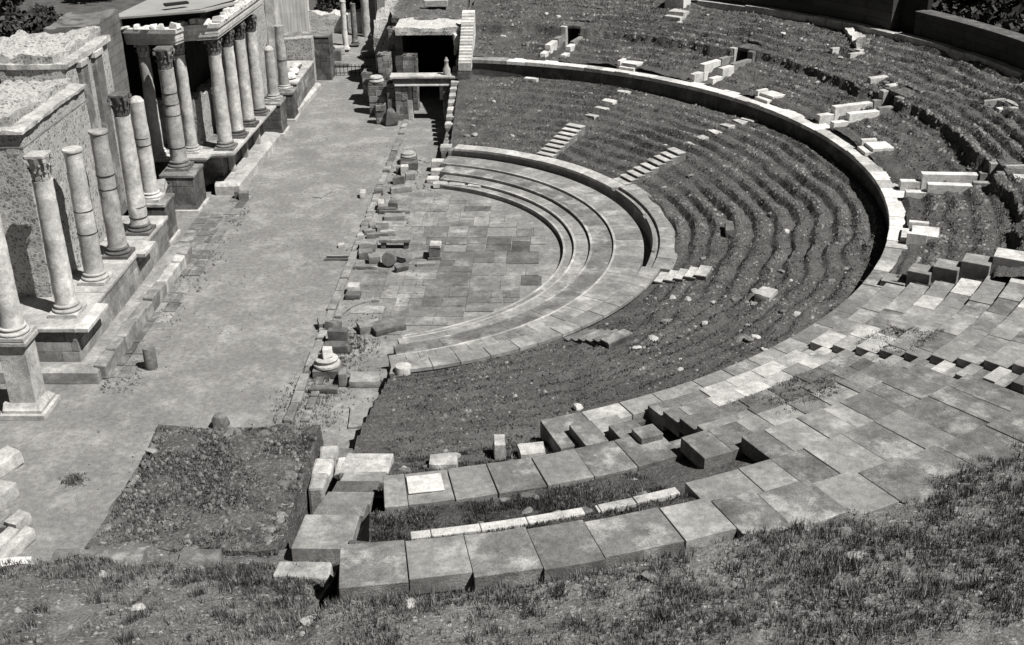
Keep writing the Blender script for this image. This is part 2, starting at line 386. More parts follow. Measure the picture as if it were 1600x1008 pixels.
ring('curved_step', 9.32, 10.02, -.1, .33, STEP, 'second curved step, between the innermost step and the widest steps', 'step', slab=(1.5, 3))
ring('curved_step', 10.02, 11.02, -.1, .46, STONE, 'third curved step, a wide band one below the slabbed ledge', 'step', slab=(1.5, 3))
ring('curved_step', 11.02, 12.3, -.1, .56, STEP, 'outermost wide curved ledge paved with narrow radial slabs below the low wall', 'step', slab=(.5, .75), tones=.2)
t = thing('low_wall', (12.5, 0, .4), 'low curved parapet wall between the orchestra ledge and the grass', 'wall')
mb = MB(); mb.sector(12.28, 12.86, -80, 80, .2, .84, .36, .4, 2.9); mb.build('wall_body', STEP, t)
a = -76.0
while a < 76:
    b = min(76.5, a+math.degrees(RND.uniform(.7, 1.2)/12.6))
    wide = -21 < a < 27
    q = MB(); q.sector(12.22 if not wide else 12.6, 12.95 if not wide else 13.42, a+.05, b-.05, .845, .98+RND.uniform(-.01, .01), .36, .4)
    if -3 < a < 1 and wide: pass
    q.build('coping_slab', STONE_L if a > 26 else STEP, t, bevel=.012)
    a = b
# restored front of the wall: two short pieces of moulded parapet standing forward of it
for (a0, a1, lab) in ((11, 27, 'thin white moulded strip on the upper half of the low wall front'), (-9, 9, 'thin white moulded strip on the lower half of the low wall front')):
    mb = MB(); mb.sector(12.3, 12.42, a0, a1, .7, .93, .36, .3); one(mb, 'stone_moulding', STEP, lab, 'moulding')
# broken inner end of the lowest steps, far side
for (x, y, z, sx, sy, sz, rz, lab) in (
    (2.75, 8.65, 0, .75, .42, .24, .1, 'broken pale step block at the far end of the innermost orchestra step'),
    (3.6, 8.45, 0, .8, .35, .26, -.2, 'second broken step block right of the end block of the innermost step'),
    (4.5, 8.1, 0, .7, .3, .28, -.4, 'tilted step fragment leaning on the innermost orchestra step, far side'),
    (2.45, 10.4, 0, .6, .5, .35, 0, 'squared block at the far end of the third curved step'),
    (2.4, 11.3, 0, .65, .6, .55, 0, 'tall squared block at the passage end of the slabbed ledge, far side'),
    (2.3, 9.5, 0, .6, .5, .2, 0, 'flat dark block beside the passage at the far end of the second curved step')):
    mb = MB(); mb.obox((x, y, z), sx, sy, sz, rz, j=.03); one(mb, 'stone_block', STONE_L, lab, 'stone block', bevel=.02)

# ------------------------------------------------------------------ stairs of the lower slope
def flight(name, tc, wdt, r0, n, run, rise, m, label, z0=None, cat='stairs', foot=.8):
    t = thing(name, (OX+r0*math.cos(rad(tc)), r0*math.sin(rad(tc)), zl(r0)-.2), label, cat)
    z = float(zl(r0))+.10 if z0 is None else z0
    for i in range(n):
        ra = r0+i*run; h = math.degrees(wdt/2/ra); z += rise; q = MB()
        zj = z+RND.uniform(-.01, .01); q.sector(ra, ra+run+.06, tc-h, tc+h, zj-.045, zj); q.tone = -.55; q.sector(ra+.075, ra+run+.07, tc-h*.97, tc+h*.97, z-rise-foot, zj-.045); q.build('step', m, t)  # riser body toned darker: the shade of the steps put into colour
    return t
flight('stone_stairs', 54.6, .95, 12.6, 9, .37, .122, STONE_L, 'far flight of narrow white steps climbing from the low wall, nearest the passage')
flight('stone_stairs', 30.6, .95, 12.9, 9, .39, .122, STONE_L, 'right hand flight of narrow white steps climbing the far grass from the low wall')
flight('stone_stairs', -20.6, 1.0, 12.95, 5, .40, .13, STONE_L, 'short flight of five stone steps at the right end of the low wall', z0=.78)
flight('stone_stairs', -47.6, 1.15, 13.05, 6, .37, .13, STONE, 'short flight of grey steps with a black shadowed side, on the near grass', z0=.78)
for th, rs_, lab, zz in ((32.4, (17.4, 18.2, 19.0, 19.8, 20.6, 21.2), 'white stone slab in the dotted line above the right hand flight of steps', 0), (55, (17.5, 18.4, 19.2, 20.7), 'pale stone in the dotted line above the far flight of steps', 0)):
    for i, r in enumerate(rs_):
        mb = MB(); mb.obox((OX+r*math.cos(rad(th)), r*math.sin(rad(th)), zl(r)-.1), .45, RND.uniform(.5, .9), .26, rad(th), j=.04)
        one(mb, 'step_slab', STONE_L, lab, 'stone slab', 'loose step slabs on the lower slope', bevel=.02)

# ------------------------------------------------------------------ ring walkway and its retaining wall
mb = MB(); mb.sector(21.46, 22.3, -68.4, 82.5, 2.0, 3.2, OX, .4, 3.0)
one(mb, 'retaining_wall', STONE_D, 'tall curved retaining wall of smooth blocks under the white ring walkway', 'wall', origin=(21, 0, 2))
t = thing('ring_walkway', (22, 0, 3.2), 'curved walkway of pale slabs running round the top of the lower grass slope', 'walkway')
a = -68.5
while a < 81.6:
    b = min(82, a+math.degrees(RND.uniform(.95, 1.5)/21.8)); q = MB()
    wd = 22.25+(.22 if a < 34 and a > -28 else 0)+RND.uniform(-.04, .04)
    if a > 73: m_ = STEP
    elif a > -20: m_ = RND.choice((STONE_W, STONE_W, STONE_L))
    elif a > -27: m_ = RND.choice((STONE_L, STEP))
    else: m_ = RND.choice((STEP, STONE, STEP, STONE_L))
    q.sector(21.38, wd if a > -28 else 22.14, a+.035, b-.035, 3.2, 3.4+RND.uniform(-.015, .012)); q.build('slab', m_, t, bevel=.012)
    a = b
# little stairs that rise from the walkway
for tc, lab in ((56.6, 'small white stair block on the walkway, farthest, left of the second doorway'), (32.2, 'small white stair block on the walkway between the second and third doorways'), (8.6, 'small white stair block on the walkway at the right, above the bend'), (-17.8, 'small framed stair block on the walkway beside the grass gap, lowest of the white ones')):
    t = thing('small_stair', (OX+22*math.cos(rad(tc)), 22*math.sin(rad(tc)), 3.4), lab, 'stairs')
    for i in range(3):
        ra = 21.5+i*.34; h = math.degrees(.48/ra); q = MB(); q.sector(ra if i else 21.37, ra+(.34 if i < 2 else .95), tc-h, tc+h, 3.402 if i else 3.30, 3.44+.155*i); q.build('step', STONE_W, t, bevel=.01)
    for s in (-1, 1):
        if s == 1 or tc < 0: 
            q = MB(); ra = 22.2; h = math.degrees(.5/ra); q.sector(22.05, 22.75, tc+s*h, tc+s*(h+.55), 3.402, 3.86); q.build('cheek_block', STONE_W, t, bevel=.012)
# doorways (vomitoria) of the upper slope
def vom(tc, lab, rin, rmid, lift, mats=STONE_W, both=True):
    t = thing('vomitory', (OX+rin*math.cos(rad(tc)), rin*math.sin(rad(tc)), 3.4), lab, 'doorway')
    def ang(r, d): return tc+math.degrees(d/r)
    for s in (-1, 1):
        for (ra, rb, z0, z1, m_) in ((rin, rin+.8, 3.25, 3.80, mats), (rin+.8, rmid+(.3 if s > 0 else -.2), 3.25, 4.02+lift, mats), (rmid+(.3 if s > 0 else -.2)+.02, 25.5, 3.25, 4.18+lift*.5, STEP)):
            if rb-ra < .3: continue
            q = MB(); a0, a1 = ang(ra, s*.46), ang(ra, s*(.80 if m_ is mats else .72)); q.sector(ra, rb-.015, min(a0, a1), max(a0, a1), z0, z1); q.build('parapet', m_, t, bevel=.02)
        q = MB(); a0, a1 = ang(25.6, s*.44), ang(25.6, s*.82); q.sector(25.45, 26.75, min(a0, a1), max(a0, a1), 3.2, 4.66); q.build('jamb', STONE_L if s > 0 else STONE, t, bevel=.03)  # one jamb of paler stone: the sunlight on it is put into its colour
    q = MB(); q.sector(25.75, 26.85, ang(25.6, -.9), ang(25.6, .9), 4.5, 4.72); q.build('lintel', RUIN, t, bevel=.05)
    q = MB(); q.sector(26.55, 26.7, ang(25.6, -.45), ang(25.6, .45), 3.2, 4.5); q.build('shade_back', DARK, t)  # back painted black for the shade inside the doorway
    return t
vom(69.0, 'farthest doorway in the upper slope, tall black opening with white blocks in front', 22.15, 23.9, .1)
vom(44.2, 'second doorway in the upper slope, black opening behind a long white parapet', 22.15, 24.1, .18)
vom(19.6, 'third doorway in the upper slope, long white parapets and a dark gap behind', 22.1, 24.7, .12)
vom(-5.4, 'right hand doorway of the upper slope with three long pale parapet blocks', 22.1, 24.8, .12)
# dark hollows edged with stones higher on the upper slope
for r, th, lab in ((28.0, 33.5, 'pale blocks round a dark hollow high on the slope behind the third doorway'), (26.3, 23.2, 'pale blocks round a dark gap just above the third doorway'), (28.3, 10.0, 'pale blocks round a dark hollow at the far right near the top wall'), (26.2, -7.2, 'tilted pale blocks round the big black hollow at the right edge')):
    x, y = OX+r*math.cos(rad(th)), r*math.sin(rad(th)); z = float(zu(r))
    t = thing('stone_opening', (x, y, z), lab, 'opening')
    for k, (dr, dt, a, l_, h) in enumerate(((.1, -.62, 0, 1.0, .3), (.15, .62, 0, 1.1, .36), (.75, 0, 1.57, 1.3, .3))):
        px, py = x+dr*math.cos(rad(th))-dt*math.sin(rad(th)), y+dr*math.sin(rad(th))+dt*math.cos(rad(th))
        q = MB(); q.obox((px, py, z-.3), l_, .3, .3+h*.6, rad(th)+a+RND.uniform(-.1, .1), RND.uniform(-.08, .08), RND.uniform(-.08, .08), j=.04, taper=.92); q.build('edge_block', STONE_L, t, bevel=.04)
mb = MB(); mb.obox((OX+28.4*math.cos(rad(57.8)), 28.4*math.sin(rad(57.8)), zu(28.4)-.1), .5, 1.1, .35, rad(57), j=.04); mb.obox((OX+29*math.cos(rad(57.8)), 29*math.sin(rad(57.8)), zu(28.4)-.1), .8, 1.0, .55, rad(57), j=.04)
one(mb, 'stone_steps', STONE_L, 'low white stone steps high on the far slope below the white pier', 'steps', bevel=.03)

# ------------------------------------------------------------------ stone seating near the camera
def pickm(k, th):
    if -57 < th < -46.5 and k in (1, 2): return STONE_L if RND.random() < .85 else STEP
    if -57 < th < -46.5 and k in (3, 4): return RND.choice((STONE_D, STONE, STONE_D))
    if th > -44.7 and k in (1, 2, 3): return RND.choice((STONE_L, STEP, STEP, STONE, STONE_L))
    return RND.choice((STEP, STEP, STONE, STONE, STEP, STEP, STONE_L) if th > -44.7 else (STEP, STONE, STONE, STONE, STONE, STEP))
def tier(k, t0, t1, label, r0=None, r1=None, z=None, mats=None, slab=(.95, 1.5), group='tiers of stone seats'):
    r0 = rk(k) if r0 is None else r0; r1 = rk(k+1)+.03 if r1 is None else r1; z = zk(k) if z is None else z
    fa = r0 if callable(r0) else (lambda a: r0); fb = r1 if callable(r1) else (lambda a: r1)
    tm = (t0+t1)/2; t = thing('seat_tier', (OX+fa(tm)*math.cos(rad(tm)), fa(tm)*math.sin(rad(tm)), z-.4), label, 'seat tier', group)
    a = max(t0, t1); e = min(t0, t1)
    while a > e+.05:
        b = max(e, a-math.degrees(RND.uniform(*slab)/fb(a)))
        if b-e < .9: b = e
        m_ = (a+b)/2; q = MB(); g = math.degrees(RND.uniform(.003, .014)/fb(a)); dz = RND.uniform(-.012, .012)
        q.sector(fa(m_)+RND.uniform(-.012, .012), fb(m_)+RND.uniform(-.02, .03), a-g, b+g, z-.42, z+dz)
        n_ = len(q.v); q.v = [(x+RND.uniform(-.012, .012), y_+RND.uniform(-.012, .012), z_+RND.uniform(-.008, .008)) for x, y_, z_ in q.v]
        q.build('slab', mats() if mats else pickm(k, m_), t, bevel=.016)
        a = b
    return t
ORD = ['', 'first', 'second', 'third', 'fourth', 'fifth', 'sixth', 'seventh', 'eighth', 'ninth', 'tenth', 'eleventh']
STARTS = [-30.4, -30.4, -30.3, -30.0, -29.6, -29.0, -28.5, -28, -27.6, -27.2, -27, -27]
for k in range(1, 12):
    tier(k, STARTS[k], -44.6, '%s tier of pale seats above the walkway, right of the notched stairway' % ORD[k])
ENDS = [0, -61.4, -61.4, -61.4, -61.35]
for k in range(1, 5):
    tier(k, -46.5, ENDS[k], '%s tier of grey seats above the walkway, left of the notched stairway' % ORD[k], slab=(.7, 1.3), r1=25.03 if k == 4 else None)
def r8(a): return float(np.interp(a, (-82, -68, -57, -46), (28.2, 28.5, 29.3, 29.6)))
def r9(a): return float(np.interp(a, (-82, -68, -57, -46), (29.6, 29.85, 30.9, 31.0)))+.1*math.sin(a*1.7)
tier(5, -46.5, -63.4, 'broad fifth tier of grey slabs whose left end stands beside the black pit', r0=25.0, r1=26.1, z=4.34, slab=(.7, 1.2))
tier(6, -46.5, -61.0, 'broad sixth tier of long radial slabs one above the tier beside the pit', r0=26.05, r1=27.53, z=4.62, slab=(.65, 1.15))
tier(7, -46.5, -66.4, 'broad seventh tier of slabs ending at a black notch by the white kerb stones', r0=27.5, r1=lambda a: r8(a)+.03, z=4.88, slab=(.9, 1.4))
tier(8, -46.5, -82.6, 'long topmost tier of big grey slabs bordering the foreground grass', r0=r8, r1=r9, z=5.14, slab=(1.1, 1.8))
# stairway strip with half steps, cut into the tiers: the black notches
t = thing('seat_stairway', (OX+25*math.cos(rad(-45.5)), 25*math.sin(rad(-45.5)), 3.4), 'straight stairway with black notches climbing between the two blocks of stone seats', 'stairs')
for k in range(1, 11):
    q = MB(); q.sector(rk(k)-.02, rk(k)+.46, -44.63, -46.47, zk(k)-.6, zk(k)-.25); q.build('step', RND.choice((STONE, STEP, STONE_L)), t, bevel=.01)
    q = MB(); q.sector(rk(k)+.44, rk(k+1)+.02, -44.63, -46.47, zk(k)-.5, zk(k)-.006); q.build('step', RND.choice((STONE, STEP, STONE_L)), t, bevel=.01)
# parapet of blocks between the grass gap and the seats
t = thing('block_parapet', (OX+23.6*math.cos(rad(-29)), 23.6*math.sin(rad(-29)), 3.4), 'rising row of squared pale blocks throwing black shadow between grass and seats', 'wall')
for i, (ra, rb, th) in enumerate(((21.95, 22.75, -30.2), (22.75, 23.5, -29.9), (23.5, 24.3, -29.4), (24.3, 25.2, -28.7), (25.2, 26.4, -28.0), (26.4, 27.6, -27.4))):
    q = MB(); q.sector(ra, rb-.01, th, th+1.9, 3.2, 3.86+.24*i if i else 3.62); q.build('block', STEP if i < 4 else STONE_L, t, bevel=.02)
# broken stair blocks and long low slab row at the left of the seats
BL = [((21.4, 22.95, -66.9, -69.0), 3.41, STONE, 'left end block of the ring walkway with a black shadow at its left'),
      ((22.3, 23.42, -66.15, -67.75), 3.66, STONE, 'framed grey block one step above the left end of the walkway'),
      ((22.3, 23.1, -64.1, -66.13), 3.65, STEP, 'pale low block to the right of the framed grey block'),
      ((23.1, 23.98, -63.9, -65.8), 3.9, STONE, 'square grey block casting a black shadow, third step up beside the pit'),
      ((23.75, 24.3, -63.5, -65.0), 4.08, STONE, 'small square block in front of the long slab row beside the black pit')]
for (r0, r1, a0, a1), z, m_, lab in BL:
    mb = MB(); mb.sector(r0, r1, a0, a1, 2.8, z); one(mb, 'stone_block', m_, lab, 'stone block', bevel=.018)
tier(2, -63.3, -80.7, 'long low row of grey slabs left of the black pit with grass on both sides', r0=23.8, r1=25.15, z=3.9, slab=(1.0, 1.5), mats=lambda: RND.choice((STONE, STONE, STEP)))
mb = MB(); mb.sector(24.4, 24.98, -61.5, -63.4, 3.0, 3.85); one(mb, 'stone_block', STONE, 'grey slab bridging the long low slab row and the seats above the pit', 'stone block', bevel=.015)
for a0, a1, lab in ((-71.5, -79.6, 'long thin white kerb stone in the grass below the topmost slabs'), (-66.7, -70.9, 'shorter white kerb stone in the grass beside a black notch')):
    mb = MB(); a = a0
    while a > a1: b = max(a1, a-math.degrees(RND.uniform(.8, 1.6)/27.4)); mb.sector(27.32, 27.58, a, b+.03, 4.0, 4.68+RND.uniform(-.02, .02)); a = b
    one(mb, 'kerb_stone', STONE_L, lab, 'kerb', bevel=.02)
mb = MB(); mb.sector(24.0, 24.75, -77.3, -79.3, 3.915, 3.93, OX, .3)
one(mb, 'white_slab', STONE_W, 'bright white rectangular sheet lying on the long low row of slabs', 'slab')

# ------------------------------------------------------------------ top wall behind the cavea
TOPW = mat('shade_dark_ashlar', .025, .075, .8, .6, 18, kind='brick', var=.1, stain=.4)  # darkened ashlar: the shade on the top wall is put into its colour
def topwall(t0, t1, h, lab, r=31.25, z0=5.0):
    t = thing('top_wall', (OX+r*math.cos(rad((t0+t1)/2)), r*math.sin(rad((t0+t1)/2)), z0), lab, 'wall')
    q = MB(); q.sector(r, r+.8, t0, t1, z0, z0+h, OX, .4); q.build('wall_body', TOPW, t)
    q = MB(); q.sector(r-.04, r+.9, t0-.1, t1+.1, z0+h, z0+h+.05, OX, .4); q.build('coping', STONE_D, t)
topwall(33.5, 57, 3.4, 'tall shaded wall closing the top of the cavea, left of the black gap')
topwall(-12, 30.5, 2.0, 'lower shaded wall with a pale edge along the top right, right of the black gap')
mb = MB(); mb.sector(31.9, 32.2, 30.3, 33.7, 4.8, 8.2); one(mb, 'shade_panel', DARK, 'panel painted shade black in the gap between the two lengths of the top wall', 'panel')  # solid panel, painted black for the shade in the gap
mb = MB()
a = 57.2
while a > 17:
    b = a-RND.uniform(1.5, 3.2)
    mb.sector(30.75, 31.2, b+.05, a, 5.2, 5.8+RND.uniform(-.05, .03))
    a = b
one(mb, 'wall_ledge', STONE_L, 'pale ledge of slabs running along the foot of the top wall', 'ledge', origin=(25, 17, 5.2))
mb = MB(); mb.obox((OX+30.4*math.cos(rad(59.3)), 30.4*math.sin(rad(59.3)), 5.0), 1.0, 1.3, 1.2, rad(59), j=.05); one(mb, 'stone_pier', STONE_W, 'bright white pier at the broken left end of the top wall', 'pier', bevel=.03)
one(rough_box(OX+29.9*math.cos(rad(35.5))-.4, OX+29.9*math.cos(rad(35.5))+.4, 29.9*math.sin(rad(35.5))-1.6, 29.9*math.sin(rad(35.5))+1.4, 4.7, 5.5, .16, .16, None, 51, .2), 'low_stone_wall', RUBBLE_L, 'short whitish rubble stretch below the black gap of the top wall', 'wall', smooth=True)

# ------------------------------------------------------------------ columns
def capital(t, x, y, z, r, h, m):
    q = MB(); q.lathe((x, y, z), [(r*.86, 0), (r*.95, .04*h), (r*.88, .08*h), (r*.92, .5*h), (r*1.15, .9*h)], 20)
    for row, (z0, hh, n, rr_) in enumerate(((.08, .40, 8, .98), (.30, .42, 8, 1.06))):
        for k in range(n):
            a = 2*math.pi*(k+row*.5)/n; c_, s_ = math.cos(a), math.sin(a); wv = r*.34
            pts = []
            for (dr, dz, ww) in ((0, 0, 1), (.05, .5, 1.05), (.22, .88, .8), (.40, .96, .5), (.42, .78, .2)):
                R_ = r*(rr_-.04+dr); Z_ = z+h*(z0+hh*dz)
                for sgn in (-1, 1): pts.append((x+R_*c_-sgn*wv*ww*s_*.9, y+R_*s_+sgn*wv*ww*c_*.9, Z_))
            q.add(pts, [(0, 1, 3, 2), (2, 3, 5, 4), (4, 5, 7, 6), (6, 7, 9, 8)])
    for k in range(4):
        a = math.pi/4+math.pi/2*k; q.lathe((x+r*1.42*math.cos(a), y+r*1.42*math.sin(a), z+h*.78), [(r*.20, -.07*h), (r*.24, 0), (r*.2, .1*h)], 8)
    q.build('capital', m, t)
    q = MB(); R_ = r*1.45; poly = []
    for k in range(4):
        a = math.pi/4+math.pi/2*k
        for d in (-.1, .1): poly.append((x+R_*math.cos(a+d), y+R_*math.sin(a+d)))
        a2 = a+math.pi/4; poly.append((x+r*1.08*math.cos(a2), y+r*1.08*math.sin(a2)))
    q.prism(poly, z+.9*h, z+h); q.build('abacus', m, t, bevel=.012)
def column(x, y, z, ztop, r, label, cap=True, m=MARBLE, mc=None, bands=(), top='flat', group='columns of the stage front', base=True):
    t = thing('column', (x, y, z), label, 'column', group); h = ztop-z; hb = r*1.15; hc = r*2.5 if cap else 0
    if base:
        q = MB(); q.box(x-r*1.42, x+r*1.42, y-r*1.42, y+r*1.42, z, z+hb*.33); q.build('plinth', mc or m, t, bevel=.015)
        pr = [(r*1.38, hb*.33)]
        for k in range(7): a = math.pi*k/6; pr.append((r*(1.28+.12*math.sin(a)), hb*(.33+.26*(1-math.cos(a))/2)))
        pr += [(r*1.14, hb*.64), (r*1.14, hb*.72)]
        for k in range(6): a = math.pi*k/5; pr.append((r*(1.12+.09*math.sin(a)), hb*(.74+.2*(1-math.cos(a))/2)))
        pr += [(r*1.02, hb), (r, hb*1.08)]
        q = MB(); q.lathe((x, y, z), pr, 28); q.build('base', mc or m, t, True)
    zs = z+(hb if base else 0); ze = ztop-hc; n = 30; pr = []
    for i in range(n+1):
        u = i/n; pr.append((r*(1-.13*u**1.6)+(.012 if i in (0, n) else 0), zs+(ze-zs)*u-z))
    if not cap and top == 'collar': pr += [(r*.98, ze-z), (r*1.02, ze-z+.05), (r*.98, ze-z+.1)]
    if top == 'broken' and not cap: pr += [(r*.6, ze-z+.16), (r*.2, ze-z+.22)]
    q = MB(); q.lathe((x, y, z), pr, 32); P = np.array(q.v); c_ = np.array([x, y, 0]); D = P-c_; D[:, 2] = 0; sd_ = RND.uniform(0, 50)
    wv = (.018*fbm(P+sd_, 2.2, 4)-.05*np.clip(fbm(P+sd_+9, 1.6, 3)-.75, 0, .3)); edge_ = (P[:, 2] > zs+.05); q.v = [tuple(p) for p in P+D/np.maximum(1e-6, np.linalg.norm(D, axis=1))[:, None]*(wv*edge_)[:, None]]
    s_ = q.build('shaft', m, t, True)
    for u in bands:
        rr_ = r*(1-.13*u**1.6)+.006; q = MB(); zz = zs+(ze-zs)*u; q.lathe((x, y, zz), [(rr_, -.022), (rr_+.008, -.018), (rr_+.008, .018), (rr_, .022)], 28); q.build('band', BAND, t, True)
    if cap: capital(t, x, y, ze, r*.88, hc, mc or m)
    return t
column(-8.9, -10.0, 1.9, 7.8, .37, 'nearest standing marble column, pale, with a battered leafy capital', mc=STONE_L)
column(-8.87, -7.19, 1.9, 6.98, .36, 'second column from the near end, two dark bands and a flat collar top', cap=False, top='collar', bands=(.33, .52))
column(-8.82, -4.68, 1.9, 6.9, .36, 'third column from the near end, grey, dark base, two bands, no capital', cap=False, top='collar', m=MARBLE_G, mc=STONE_D, bands=(.52, .64))
column(-8.73, -2.19, 1.9, 7.75, .36, 'fourth column from the near end with a dark leafy capital', mc=STONE_D, m=MARBLE, bands=(.06, .16))
column(-9.5, 1.8, 1.9, 6.35, .34, 'slim pale column standing back on its own pedestal with a double band', cap=False, top='broken', bands=(.52, .60), m=MARBLE)
column(-9.45, 6.1, 1.9, 7.66, .39, 'thick banded column in front of the roofed porch on a masonry pedestal', bands=(.14, .50, .62, .74), mc=STONE, m=MARBLE_G)
column(-10.75, 7.15, 2.2, 7.72, .30, 'left column of the roofed porch beside the deep shadow')
column(-9.25, 7.7, 2.2, 7.72, .30, 'porch column standing close behind the thick banded column')
column(-7.72, 8.25, 2.2, 7.66, .34, 'corner column of the roofed porch, first of the right hand row', mc=STONE)
column(-7.6, 10.2, 2.2, 7.58, .33, 'second column of the right hand porch row', mc=STONE_D)
column(-7.5, 12.15, 2.2, 7.5, .33, 'third column of the right hand porch row', mc=STONE_D)
column(-7.4, 14.25, 2.2, 7.42, .33, 'last and farthest column of the right hand porch row', mc=STONE_D)
column(-9.15, -13.67, 2.8, 8.6, .37, 'column cut by the left edge standing on the tall front pedestal', cap=False)
column(-7.5, 18.2, 1.9, 4.75, .31, 'short broken column shaft with a rounded top right of the porch', cap=False, top='broken', m=MARBLE_G)
column(-7.45, 20.9, 1.75, 5.5, .30, 'grey banded column against the tall pilaster right of the porch', cap=False, m=MARBLE_G, bands=(.42,))
column(-6.66, 38.1, 0.15, 3.5, .21, 'white slender column in the court beyond the iron fence', cap=False, m=STONE_W, top='collar', group='columns beyond the fence')
column(-6.2, 39.6, 0.15, 3.1, .22, 'grey column behind the white slender one beyond the fence', cap=False, m=STONE, group='columns beyond the fence')
column(-5.85, 43.0, 0.0, 4.6, .3, 'tall pale pillar against the far court wall beside a black slot', cap=False, m=STONE_L, group='columns beyond the fence', base=False)

# ------------------------------------------------------------------ stage front: podium, walls, pedestals
def masonry(mb, x0, x1, y0, y1, z0, z1, ch=.42, ln=(.6, 1.2), j=.012, tones=.3, depth=None):
    "courses of separate blocks round a box"
    z = z0; i = 0
    while z < z1-.05:
        h = min(ch, z1-z)
        for (ax, a0, a1, fx) in (('y', y0, y1, x1), ('x', x0, x1, y0), ('x', x0, x1, y1), ('y', y0, y1, x0)):
            p = a0-(RND.uniform(0, ln[0]) if i % 2 else 0)
            while p < a1-.02:
                q = min(a1, p+RND.uniform(*ln)); s0 = max(a0, p); mb.tone = RND.uniform(-tones, tones*.7); g = .008; o = RND.uniform(0, j)
                if q-s0 > .04:
                    if ax == 'y':
                        if fx == x1: mb.box(x1-.25, x1+o, s0+g, q-g, z+g, z+h-g)
                        else: mb.box(x0-o, x0+.25, s0+g, q-g, z+g, z+h-g)
                    else:
                        if fx == y0: mb.box(s0+g, q-g, y0-o, y0+.25, z+g, z+h-g)
                        else: mb.box(s0+g, q-g, y1-.25, y1+o, z+g, z+h-g)
                p = q
        z += h; i += 1
    mb.tone = -.5; mb.box(x0+.05, x1-.05, y0+.05, y1-.05, z0, z1-.02); mb.tone = 0
    return mb

# left podium carrying the first four columns
t = thing('column_podium', (-9.5, -5, 0), 'long stepped stone podium carrying the four nearest columns', 'podium')
q = MB(); masonry(q, -12.5, -8.22, -11.2, -.4, .5, 1.74, .41, tones=.35); q.build('podium_body', STEP, t, bevel=.01)
for y0, y1 in ((-11.35, -8.3), (-8.27, -5.6), (-5.57, -3.1), (-3.07, -.3)):
    q = MB(); q.box(-12.4, -8.15, y0, y1, 1.745, 1.9, .01); q.build('top_slab', STONE_L, t, bevel=.02)
q = MB(); q.box(-8.25, -7.72, -11.3, -9.2, 1.72, 1.885, .02); q.build('cornice_slab', STONE_W, t, bevel=.02)
q = MB(); q.box(-8.25, -7.8, -4.6, -3.2, 1.74, 1.9, .02); q.build('cornice_slab', STONE_L, t, bevel=.02)
q = MB(); q.sweep([(-12.5, -11.85), (-7.45, -11.85), (-7.45, -.3)], [(.0, 0), (.0, .42), (-.12, .50), (-.35, .52), (-.9, .52), (-.9, 0)]); q.build('base_moulding', STEP, t)
yy = -11.6
while yy < -.6:
    ln = RND.uniform(.7, 1.3); q = MB(); q.obox((-7.45, yy+ln/2, .0), .42, ln-.06, .6+RND.uniform(-.05, .04), RND.uniform(-.04, .04), j=.04); q.build('kerb_block', RND.choice((STONE_L, STEP, STEP, STEP)), t, bevel=.05); yy += ln
# apron of worn slabs between podium and sand
t = thing('paved_apron', (-7, -2, 0), 'strip of worn paving slabs along the foot of the left podium', 'paving')
for yy in np.arange(-11.4, 7.4, .9):
    for xx in (-7.2, -6.75):
        if RND.random() < .85: q = MB(); q.box(xx-.22, xx+.2+(.12*RND.random() if xx > -7 else 0), yy, yy+.84, -.1, .05 if xx < -7 else .03, .015); q.build('paving_slab', RND.choice((STONE, STONE, STEP, STONE_D)), t, bevel=.012)
t = thing('paved_apron', (-8, 2, 0), 'patch of paving slabs between the left podium and the dark square pedestal', 'paving')
for i in range(7):
    for j_ in range(2): q = MB(); q.box(-8.4+j_*.62, -7.82+j_*.62, -.2+i*.75, .5+i*.75, -.1, .05, .012); q.build('paving_slab', RND.choice((STONE, STONE, STEP)), t, bevel=.012)
# near front pedestal, cut by the frame
t = thing('pedestal', (-9.2, -13.7, 0), 'tall white sided pedestal at the left edge under a column', 'pedestal')
q = MB(); q.box(-9.9, -8.38, -14.4, -12.95, 0, .2); q.build('foot_slab', STONE_L, t, bevel=.02)
q = MB(); q.sweep([(-9.8, -14.28), (-8.5, -14.28), (-8.5, -13.05), (-9.8, -13.05)], [(.0, .2), (-.0, .30), (-.06, .36), (-.16, .5), (-.4, .5), (-.4, .2)]); q.build('base_moulding', STONE_L, t)
q = MB(); q.box(-9.6, -8.7, -14.08, -13.25, .3, 2.6); q.build('die', STONE_L, t, bevel=.02)
q = MB(); q.box(-9.72, -8.58, -14.2, -13.13, 2.602, 2.8); q.build('cap', STONE_L, t, bevel=.05)
# rear and porch pedestals
def pedestal(x0, x1, y0, y1, h, lab, m=ASHLAR_D):
    t = thing('pedestal', ((x0+x1)/2, (y0+y1)/2, 0), lab, 'pedestal'); q = MB(); masonry(q, x0, x1, y0, y1, .0, h-.16, .44, (.5, .9), tones=.3); q.build('die', STONE_D if m is ASHLAR_D else m, t, bevel=.012)
    q = MB(); q.box(x0-.06, x1+.06, y0-.06, y1+.06, h-.158, h); q.build('cap', STONE, t, bevel=.03); q = MB(); q.box(x0-.08, x1+.12, y0-.12, y1+.06, -.05, .16); q.build('foot_slab', STONE_L, t, bevel=.03)
pedestal(-10.1, -8.55, 5.05, 6.75, 1.9, 'dark square masonry pedestal under the thick banded column')
pedestal(-10.3, -8.75, 1.1, 2.5, 1.9, 'low dark masonry pedestal under the slim double banded column')
pedestal(-7.95, -6.9, 20.3, 21.5, 1.75, 'dark coursed pedestal right of the porch under the grey banded column')
pedestal(-8.1, -7.0, 17.4, 18.8, 1.9, 'dark pedestal with moulded cap under the short broken shaft')
